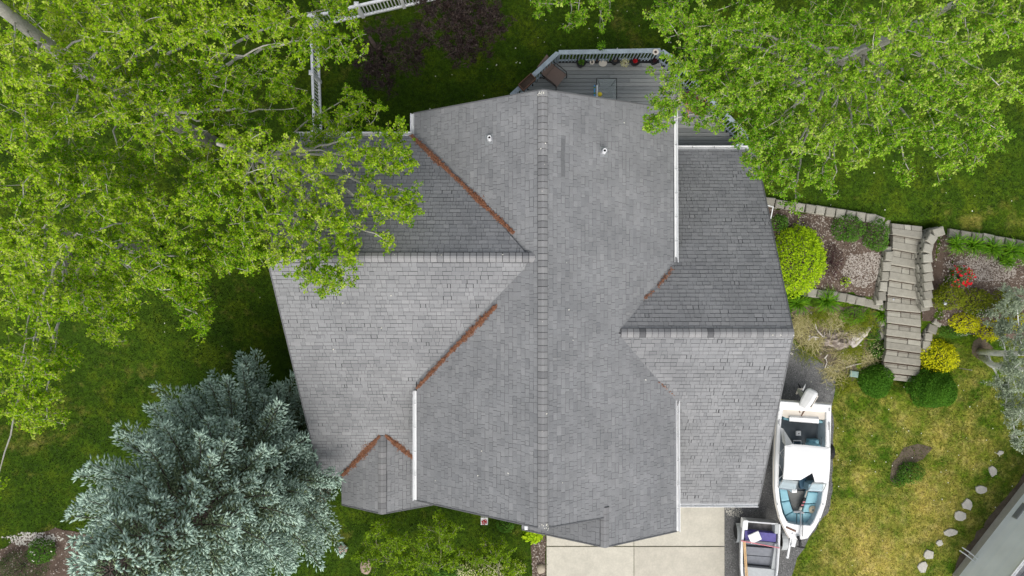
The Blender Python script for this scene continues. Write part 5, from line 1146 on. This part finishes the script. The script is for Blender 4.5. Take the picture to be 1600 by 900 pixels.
broad_tree('willow_tree', 'drooping branch tips of a tree at the top edge above the deck', b, [(b, .2), (P(905, -130, 5), .14), (P(900, -120, 8), .06)],
    [LB(870, -5, 6.6, 38, 30), LB(905, 20, 6.2, 22, 32), LB(940, -5, 6.4, 30, 34), LB(845, 5, 6.0, 18, 28), LB(942, 35, 5.8, 9, 18), LB(890, 35, 5.6, 10, 18), LB(955, 8, 6, 14, 26)], leafmat='leaf_right', shape=OVAL, leaf=.075, droop=.8, lai=1.9)
for (u, v), lobes, lab in (((720, 20), [LB(690, 30, 4.4, 45, 45), LB(740, 20, 4.8, 45, 40), (P(720, 60, 4.5), (1.0, 1.0, .9)), LB(770, 30, 4.4, 30, 40), LB(700, -5, 4.8, 55, 25), LB(735, 75, 3.8, 40, 22), LB(650, 60, 3.8, 30, 35)], 'dark purple plum tree at the top edge behind the roof'),
                           ((600, 95), [LB(600, 60, 3.6, 35, 40), LB(590, 110, 3.4, 35, 30), LB(640, 90, 3.6, 26, 26), LB(570, 85, 3.4, 24, 30), LB(610, 140, 3.0, 16, 16), LB(575, 130, 2.9, 16, 16)], 'smaller dark plum tree beside the white fence')):
    b = G(u, v); broad_tree('plum_tree', lab, b, [(b, .12), (b + Vector((0, 0, 1.2)), .10), (b + Vector((-.1, .1, 2.3)), .06)], lobes, leafmat='plum', leaf=.06, lai=2.0, per=8, shape=OVAL, barkm='darktwig', twigm='darktwig', pet=False)

# ------------------------------------------------------------------ blue spruce
def spruce(base, H, label):
    root = thing('blue_spruce', label, 'tree', base); m = MB(); m.tube([(0, 0, 0), (0, 0, H * .5), (0, 0, H)], [.22, .12, .015], 10); m.build('trunk', T['darktwig'], root)
    br = MB(); A = []; Bv = []; tip = []
    z = .8
    while z < H - .25:
        rad = 4.45 * (1 - (z / H) ** 2.1) * (.72 + .28 * min(1, z / 2.2)); nb = 9 if z < H * .6 else 7; ph = random.uniform(0, 6.28)
        for k in range(nb):
            an = ph + k * 6.283 / nb + random.uniform(-.22, .22); L = rad * random.uniform(.66, 1.1); d = np.array([math.cos(an), math.sin(an), 0]); s = np.array([-d[1], d[0], 0])
            rise = .10 + .55 * (z / H) ** 2
            pf = lambda t: np.array([0, 0, z]) + d * (L * t) + np.array([0, 0, L * (rise * t - .30 * t * (1 - t) * 1.2 + .10 * t ** 3)])
            def hits(t):                # this spot of the branch would be inside the house
                w_ = np.array(base) + pf(t); return w_[0] > wl_x - .15 and w_[1] > -7.3 and w_[2] < plane_z(PL['ws'], w_[0], max(w_[1], -6.8)) + .45
            while L > .5 and any(hits(t) for t in (.4, .6, .8, 1.0, 1.08)): L *= .9
            pth = [pf(t) for t in np.linspace(0, 1, 6)]; br.tube([Vector(p) for p in pth], list(np.linspace(.03, .006, 6)), 4, cap=False)
            nbl = int(L * .72 / .062); q = np.arange(nbl); t = .30 + .70 * (q + rng.random(nbl)) / nbl
            p = np.array([pf(x) for x in t]); side = np.where(q % 2, 1, -1)[:, None]; bl = (L * .13 * (1 - t) + .36) * np.sqrt(np.clip((1.05 - t) / .28, 0, 1))
            bd = unit(d * .8 + s * side * rng.uniform(.2, 1.0, (nbl, 1)) + np.array([0, 0, 1]) * rng.uniform(-.35, .75, (nbl, 1)))
            ns = np.maximum(2, (bl / .062).astype(int)); idx = np.repeat(np.arange(nbl), ns); j = np.concatenate([np.arange(x) for x in ns]); f = (j + .3 + rng.random(len(j)) * .6) / ns[idx]
            pp = p[idx] + bd[idx] * (bl[idx] * f)[:, None]; perp = unit(np.cross(bd[idx], [0, 0, 1.0])); ss = np.where(j % 2, 1, -1)[:, None]
            last = (j == ns[idx] - 1)[:, None]; sd = unit(bd[idx] * .9 + np.where(last, .15, 1) * (perp * ss * rng.uniform(.2, 1.0, (len(j), 1)) + np.array([0, 0, 1]) * rng.uniform(-.25, .8, (len(j), 1))))
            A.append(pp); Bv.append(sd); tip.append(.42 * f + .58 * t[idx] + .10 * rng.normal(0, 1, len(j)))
            A.append(np.repeat(pf(1.0)[None], 5, 0)); Bv.append(unit(d + s * (np.arange(5) - 2)[:, None] * .4 + np.array([0, 0, 1]) * rng.uniform(0, .4, (5, 1)))); tip.append(np.full(5, 1.05))
        z += rng.uniform(.28, .38)
    A = np.concatenate(A); Bv = np.concatenate(Bv); tip = np.concatenate(tip); N = len(A)
    tag(br.build('branches', T['darktwig'], root, fix=False), kind='stuff')
    def fingers(sel, name, mt, w0, l0):
        a, d, n = A[sel], Bv[sel], int(sel.sum()); l = rng.uniform(.75, 1.25, n)[:, None] * l0; w = rng.uniform(.8, 1.2, n)[:, None] * w0
        x = unit(np.cross(d, rng.normal(0, 1, (n, 3)))); y = np.cross(d, x); V = []
        for k in range(3):
            t = k * 2.0944; V.append(a + (x * math.cos(t) + y * math.sin(t)) * w + d * l * .55)
        V = np.stack([a - d * .02] + V + [a + d * l], 1); bb = (np.arange(n) * 5)[:, None]
        F = [(0, 2, 1), (0, 3, 2), (0, 1, 3), (1, 2, 4), (2, 3, 4), (3, 1, 4)]
        Fa = np.concatenate([bb + np.array([f]) for f in F], 1).reshape(-1, 3)
        tag(np_obj(name, V.reshape(-1, 3), Fa, np.repeat(np.clip(rng.normal(.5, .22, n), 0, 1), 6), T[mt], root), kind='stuff')
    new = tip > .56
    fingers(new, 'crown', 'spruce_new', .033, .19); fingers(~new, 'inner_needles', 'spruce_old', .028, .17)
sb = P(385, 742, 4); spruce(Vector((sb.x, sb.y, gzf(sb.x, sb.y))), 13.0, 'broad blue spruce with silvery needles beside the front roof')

# ------------------------------------------------------------------ white-barked silver tree at the right edge
b = G(1531, 549)
st_ = broad_tree('silver_tree', 'pale barked twin trunk tree with wispy silver leaves at the right edge', b, [(b, .15), (P(1560, 552, 1.6), .12), (P(1600, 552, 3.0), .10), (P(1680, 556, 5.2), .06)],
    [LB(1585, 470, 3.6, 25, 30, .8), LB(1590, 520, 3.2, 30, 26, .6), LB(1575, 600, 2.6, 22, 30, .6), LB(1595, 650, 3.0, 22, 35, .6), LB(1610, 580, 4.0, 40, 40, .8), LB(1560, 500, 2.8, 20, 16, .4), LB(1592, 690, 2.6, 14, 14, .4)], leafmat='silver', leaf=.065, lai=4.6, per=9, shape=OVAL, barkm='birch', twigm='silver', pet=False, tdens=.6)
m = MB(); m.tube([G(1533, 556) - b, P(1550, 570, 1.2) - b, P(1572, 574, 2.0) - b, P(1605, 578, 3.2) - b, P(1680, 580, 5) - b], [.14, .12, .11, .09, .05], 12); m.build('trunk', T['birch'], st_, smooth=True)

# ================================================================== SHRUBS AND FLOWERS
def shrub(name, label, u, v, ru, rv, h, mt, n, size, cat='shrub', shape=OVAL, core=None, lumps=14, shell=.62, group=None, extra=None, jit=.45, upw=.7):
    g = G(u, v); z = g.z; k = (CAM_H - z - h * .5) / FPX; c = P(u, v, z + h * .45); c.z = gzf(c.x, c.y)
    root = thing(name, label, cat, c, 0, group); rad = (ru * k, rv * k, h)
    leaf_cloud('foliage', (0, 0, h * .12), (rad[0], rad[1], h * .9), n, size, mt, root, shape, shell=shell, lumps=lumps, jit=jit, upw=upw)['kind'] = 'stuff'
    m = MB()
    for i in range(9):
        a = i * .7; e = Vector((rad[0] * .6 * math.cos(a), rad[1] * .6 * math.sin(a), h * .62)); m.tube([(0, 0, 0), e * .5 + Vector((0, 0, h * .1)), e], [.018, .012, .006], 4, cap=False)
    m.build('stems', T['darktwig'], root)
    if core:
        m = MB(); R_ = []
        for s, zz_ in ((.55, .02), (.80, .28), (.78, .55), (.55, .80), (.15, .93)): R_.append([Vector((rad[0] * s * core * math.cos(t), rad[1] * s * core * math.sin(t), h * zz_ * core)) for t in np.linspace(0, 6.283, 15)[:-1]])
        m.loft(R_, True, True, True); m.build('inner_foliage', T['globe'], root, smooth=True)
    if extra: leaf_cloud('blossom', (0, 0, h * .25), (rad[0] * .95, rad[1] * .95, h * .85), extra[1], extra[2], extra[0], root, OVAL, shell=.8)['kind'] = 'stuff'
    return root
shrub('round_shrub', 'large bright chartreuse shrub against the right roof edge', 1252, 403, 40, 56, 1.5, 'chart', 6500, .075, lumps=60, shell=.6)
shrub('leafy_bush', 'mid green bush below the block row, left of the two', 1328, 358, 26, 22, .7, 'green', 1500, .06, lumps=14)
shrub('leafy_bush', 'mid green bush touching the top of the steps', 1372, 368, 20, 28, .75, 'green', 1500, .06, lumps=14)
shrub('leafy_bush', 'small dull green bush under the chartreuse shrub tip', 1220, 348, 12, 14, .6, 'green', 500, .06, lumps=7)
shrub('barberry', 'sparse dark purple barberry in the mulch bed', 1302, 408, 18, 32, .6, 'purple', 900, .045, lumps=8, shell=.2)
shrub('seedling', 'small yellow green seedling near the lower bed wall', 1321, 440, 7, 9, .35, 'chart', 60, .07, lumps=4, cat='plant')
shrub('clipped_globe', 'smaller clipped dark green globe left of the step foot', 1367, 596, 29, 27, 1.05, 'globe', 11000, .05, shape=OVAL, core=.9, lumps=0, shell=.88, jit=.5, upw=.3)
shrub('clipped_globe', 'larger clipped dark green globe right of the step foot', 1461, 608, 36, 32, 1.15, 'globe', 14000, .05, shape=OVAL, core=.9, lumps=0, shell=.88, jit=.5, upw=.3)
shrub('yellow_shrub', 'golden yellow shrub standing alone beside the lower steps', 1470, 556, 28, 28, .85, 'yellow', 1900, .065, lumps=22, shell=.5)
shrub('yellow_shrub', 'golden yellow shrub at the end of the curved wall', 1510, 503, 23, 18, .8, 'yellow', 1300, .06, lumps=16, shell=.5)
shrub('yellow_shrub', 'golden yellow shrub in front of the silver tree', 1550, 515, 22, 20, .8, 'yellow', 1200, .06, lumps=16, shell=.5)
shrub('yellow_shrub', 'golden yellow shrub cut by the right edge', 1590, 503, 18, 16, .8, 'yellow', 900, .06, lumps=12, shell=.5)
shrub('olive_shrub', 'olive green shrub right beside the step wall', 1486, 463, 26, 22, .8, 'olive', 1700, .06, lumps=16, shell=.5)
shrub('olive_shrub', 'olive green shrub below the red flowers', 1526, 470, 24, 20, .8, 'olive', 1500, .06, lumps=16, shell=.5)
shrub('olive_shrub', 'olive green shrub near the right edge below the mulch', 1568, 472, 24, 18, .8, 'olive', 1400, .06, lumps=14, shell=.5)
shrub('green_filler', 'dark green bush below the curved wall end', 1487, 516, 22, 14, .5, 'green', 900, .05, lumps=10, shell=.4)
shrub('white_flowers', 'white flowering bush between the yellow shrubs', 1530, 487, 22, 10, .55, 'green', 500, .05, lumps=8, extra=('white_petal', 190, .05), cat='flowers')
shrub('white_flowers', 'low white flowers under the wall end', 1504, 520, 11, 5, .3, 'green', 200, .05, lumps=5, extra=('white_petal', 80, .045), cat='flowers')
shrub('red_flowers', 'red flowering rose bush in the right mulch bed', 1503, 432, 17, 18, .7, 'green', 330, .06, lumps=7, extra=('red', 75, .12), cat='flowers', shell=.3)
shrub('pale_flowers', 'clump with small pale flowers left of the lower steps', 1372, 545, 17, 19, .5, 'green', 900, .055, lumps=8, extra=('cream', 150, .045), cat='flowers')
shrub('weed_clump', 'loose green weeds under the lower block wall', 1335, 492, 28, 16, .5, 'lily', 900, .07, lumps=9, shell=.2, shape=NARROW, cat='weeds')
shrub('weed_clump', 'green weeds hugging the left step edge', 1364, 520, 14, 22, .4, 'green', 700, .06, lumps=9, shell=.2, cat='weeds')
shrub('lawn_bush', 'low dark green bush beside the bare patch in the lawn', 1424, 738, 22, 19, .5, 'green', 1500, .05, lumps=14, shell=.4)
shrub('lawn_bush', 'small dark tuft left of the lawn bush', 1405, 752, 13, 10, .3, 'globe', 420, .05, lumps=6, shell=.4)
shrub('corner_shrub', 'dark feathery juniper in the lower left corner', 28, 888, 40, 26, .9, 'juniper', 2600, .07, lumps=20, shape=NARROW, shell=.5)
shrub('corner_shrub', 'glossy green rose bush by the white pebbles', 62, 862, 22, 20, .7, 'green', 1500, .06, lumps=14, extra=('white_petal', 10, .09), shell=.5)
shrub('hosta', 'yellow green hosta at the driveway corner', 833, 836, 17, 12, .45, 'chart', 260, .15, lumps=6, cat='plant', shell=.3)
shrub('front_bush', 'dark green bush under the front rake', 790, 822, 16, 10, .5, 'green', 700, .06, lumps=8)
# strappy clumps
def clump(u, v, r, label, mt='lily', n=120, h=.5, name='daylily_clump', group='daylily clumps', spread=.06):
    c = G(u, v); k = CAM_H / FPX; root = thing(name, label, 'plant', c, 0, group); L = r * k
    V = []; F = []; rn = []
    for i in range(n):
        a = random.uniform(0, 6.283); l = L * random.uniform(.6, 1.15); hh = h * random.uniform(.6, 1.1); d = np.array([math.cos(a), math.sin(a)]); s = np.array([-d[1], d[0]]) * random.uniform(.008, .016) * (1 if spread < .1 else .5); o = rng.normal(0, spread, 2)
        b0 = len(V)
        for t, w, z in ((0, .8, 0), (.35, 1, .75), (.72, .8, 1.0), (1.0, .12, .72)):
            p = o + d * l * t
            V += [(*(p - s * w), hh * z), (*(p + s * w), hh * z)]
        F += [(b0 + 2 * j, b0 + 2 * j + 1, b0 + 2 * j + 3, b0 + 2 * j + 2) for j in range(3)]; rn += [random.random()] * 3
    tag(np_obj('blades', np.array(V), np.array(F), np.array(rn), T[mt], root), kind='stuff'); return root
for u, v, r, lab in ((1243, 474, 19, 'leftmost grassy daylily clump against the roof edge'), (1287, 470, 21, 'daylily clump in front of the lower block wall'), (1374, 488, 19, 'daylily clump spilling onto the left of the steps'),
    (1488, 382, 17, 'first daylily clump right of the step wall'), (1515, 384, 18, 'second daylily clump right of the step wall'), (1543, 388, 18, 'third daylily clump right of the step wall'), (1572, 392, 18, 'fourth daylily clump right of the step wall'), (1596, 397, 18, 'daylily clump at the right edge below the wall'), (1565, 408, 12, 'small low daylily clump under the fourth one'), (1218, 462, 10, 'tiny daylily clump under the chartreuse shrub')): clump(u, v, r, lab)
for u, v, r, lab in ((1255, 498, 20, 'dry straw tuft beside the old stump'), (1300, 495, 22, 'dry grass tuft above the old stump'), (1270, 530, 16, 'dry straw tuft between stump and gravel'), (1322, 552, 18, 'dry straw tuft below the pale root'), (1300, 580, 13, 'dead grass tuft on the gravel edge'), (1347, 562, 14, 'straw tuft next to the smaller globe'), (1335, 510, 14, 'dry tuft under the weeds by the stump'), (1246, 515, 12, 'straw tuft touching the roof corner'), (1318, 598, 12, 'dry tuft on the lawn corner by the gravel')): clump(u, v, r, lab, 'straw' if 'lawn' not in lab else 'olive', 300, .11, 'dry_grass_tuft', 'dry grass tufts by the stump', .24)
for u, v, r, lab in ((1280, 490, 16, 'green grass tuft above the stump'), (1320, 500, 15, 'green grass tuft right of the stump'), (1262, 545, 12, 'olive grass tuft near the gravel tip'), (1330, 540, 16, 'olive grass tuft under the pale root'), (1352, 500, 14, 'green tuft beside the weeds')): clump(u, v, r, lab, 'olive', 320, .14, 'grass_tuft', 'green tufts by the stump', .26)
# weathered stump with roots
sp = G(1315, 527); stump = thing('tree_stump', 'weathered grey stump with bleached roots above the gravel', 'stump', sp)
m = MB(); R_ = []; n = 26
rr = [random.uniform(.6, 1.3) for _ in range(n)]
for k_, (s_, z_) in enumerate(((1.5, -.08), (1.15, .07), (.95, .13), (.7, .21), (.5, .16), (.15, .10))): R_.append([Vector((.55 * s_ * (.55 + .45 * rr[i]) * math.cos(i * 6.2832 / n) - .05, .36 * s_ * (.55 + .45 * rr[(i + k_) % n]) * math.sin(i * 6.2832 / n), z_ + random.uniform(-.045, .045))) for i in range(n)])
m.loft(R_, True, True, True); m.build('stump_body', mat('stump_wood', [(.13, .10, .08), (.24, .20, .165), (.40, .35, .30)], .95, src=7, noise=[25], namt=.3, bump=.8), stump)
# bleached slab of a root plate: flattened, split into three uneven strands
for off, r0, ln in ((0, .22, 1.0), (.14, .15, .85), (-.15, .16, .75), (.28, .09, .55)):
    a_, b_ = G(1327, 536, .14), G(1361, 508, .10); d_ = (b_ - a_); s_ = Vector((-d_.y, d_.x, 0)).normalized(); q = []
    for t in np.linspace(0, ln, 7): q.append(a_ + d_ * t + s_ * (off * (1 - .6 * t) + random.uniform(-.02, .02)) + Vector((0, 0, .05 * math.sin(t * 3) + random.uniform(-.015, .015))) - sp)
    m = MB(); m.tube(q, [r0 * k_ for k_ in (.8, 1, .95, .85, .7, .5, .2)], 7); m.v = [(x, y, z * .55 + .05) for x, y, z in m.v]; m.build('root', T['deadwood'], stump)
for pts, r0 in (([(1286, 526), (1277, 516), (1272, 502), (1267, 488)], .035), ([(1262, 531), (1270, 526), (1281, 528)], .05), ([(1322, 574), (1334, 570), (1346, 568)], .04), ([(1331, 509), (1337, 515), (1333, 522)], .035)):
    q = [G(u, v, .05) - sp for u, v in pts]; m = MB(); m.tube(q, list(np.linspace(r0, r0 * .35, len(q))), 6); m.build('root', T['deadwood'], stump)
for k_ in range(22):
    c_ = G(1300 + random.gauss(0, 22), 535 + random.gauss(0, 18), .05) - sp; m = MB(); m.rbox(c_, (random.uniform(.08, .3), random.uniform(.03, .08), .04), .01, random.uniform(0, 3.1)); m.build('wood_chip', T['deadwood'], stump)
bx = thing('valve_box', 'grey green box lid beside the smaller globe', 'box', G(1333, 584), R(-8)); m = MB(); m.rbox((0, 0, .05), (.36, .26, .14), .03); m.build('box_lid', T['moss_box'], bx)
m = MB(); m.tube([(0, 0, 0), (0, 0, .5), (.02, 0, .75)], .02, 6); m2 = thing('marker_stake', 'thin pale stake standing behind the larger globe', 'stake', G(1499, 575)); m.build('stake', T['stone'], m2)
for u, v, lab in ((1386, 467, 'small path light at the left step edge'), (1453, 473, 'small path light on the step wall'), (1378, 546, 'small path light in the pale flowers')):
    t_ = thing('path_light', lab, 'path light', G(u, v) + Vector((0, 0, .0)), 0, 'path lights'); zt = {1453: 1.0, 1386: .45, 1378: .5}[u]
    m = MB(); m.lathe([(.015, 0), (.015, zt)], n=8); m.build('stake', T['steel'], t_); m = MB(); m.lathe([(.075, zt), (.08, zt + .02), (.03, zt + .07), (.005, zt + .075)], n=14); m.build('cap', T['steel'], t_)
# saplings along the front edge
for (u, v), lobes, lab in (((612, 858), [LB(585, 838, 1.8, 26, 24, .7), LB(620, 845, 1.9, 24, 20, .7), LB(575, 875, 1.6, 24, 20, .6), LB(630, 880, 1.8, 26, 20, .6)], 'sparse young sapling nearest the spruce in the front lawn'),
                           ((690, 868), [LB(665, 840, 2.0, 22, 22, .7), LB(700, 838, 2.1, 20, 26, .7), LB(660, 880, 2.0, 30, 22, .7), LB(710, 875, 1.9, 24, 20, .6), LB(685, 815, 1.8, 14, 14, .5)], 'taller young sapling in the middle of the front lawn'),
                           ((780, 885), [LB(750, 870, 1.4, 24, 16, .5), LB(785, 862, 1.4, 22, 18, .5), LB(800, 890, 1.4, 20, 16, .5), LB(760, 850, 1.2, 12, 12, .4)], 'low young sapling near the mulch strip')):
    b = G(u, v); broad_tree('sapling', lab, b, [(b, .04), (b + Vector((0, 0, .8)), .032), (b + Vector((.05, 0, 1.5)), .02)], lobes, leafmat='sapling', leaf=.075, lai=4.2, per=9, shape=OVAL, pet=False, barkm='twig')
shrub('blossom_shrub', 'cream blossoming shrub at the bottom edge', 752, 893, 40, 14, .9, 'sapling', 900, .06, lumps=12, extra=('cream', 800, .06), shell=.3)
shrub('blossom_shrub', 'small cream dotted shrub by the mulch strip', 806, 888, 18, 13, .6, 'sapling', 380, .06, lumps=8, extra=('cream', 70, .05), shell=.3)
shrub('green_filler', 'dark leafy shrub at the bottom edge between saplings', 700, 893, 30, 12, .6, 'green', 1100, .07, lumps=10, shell=.3)
shrub('deck_shrub', 'leafy green bush beyond the right deck railing', 1085, 88, 26, 34, 1.2, 'green', 1600, .07, lumps=14, shell=.4)
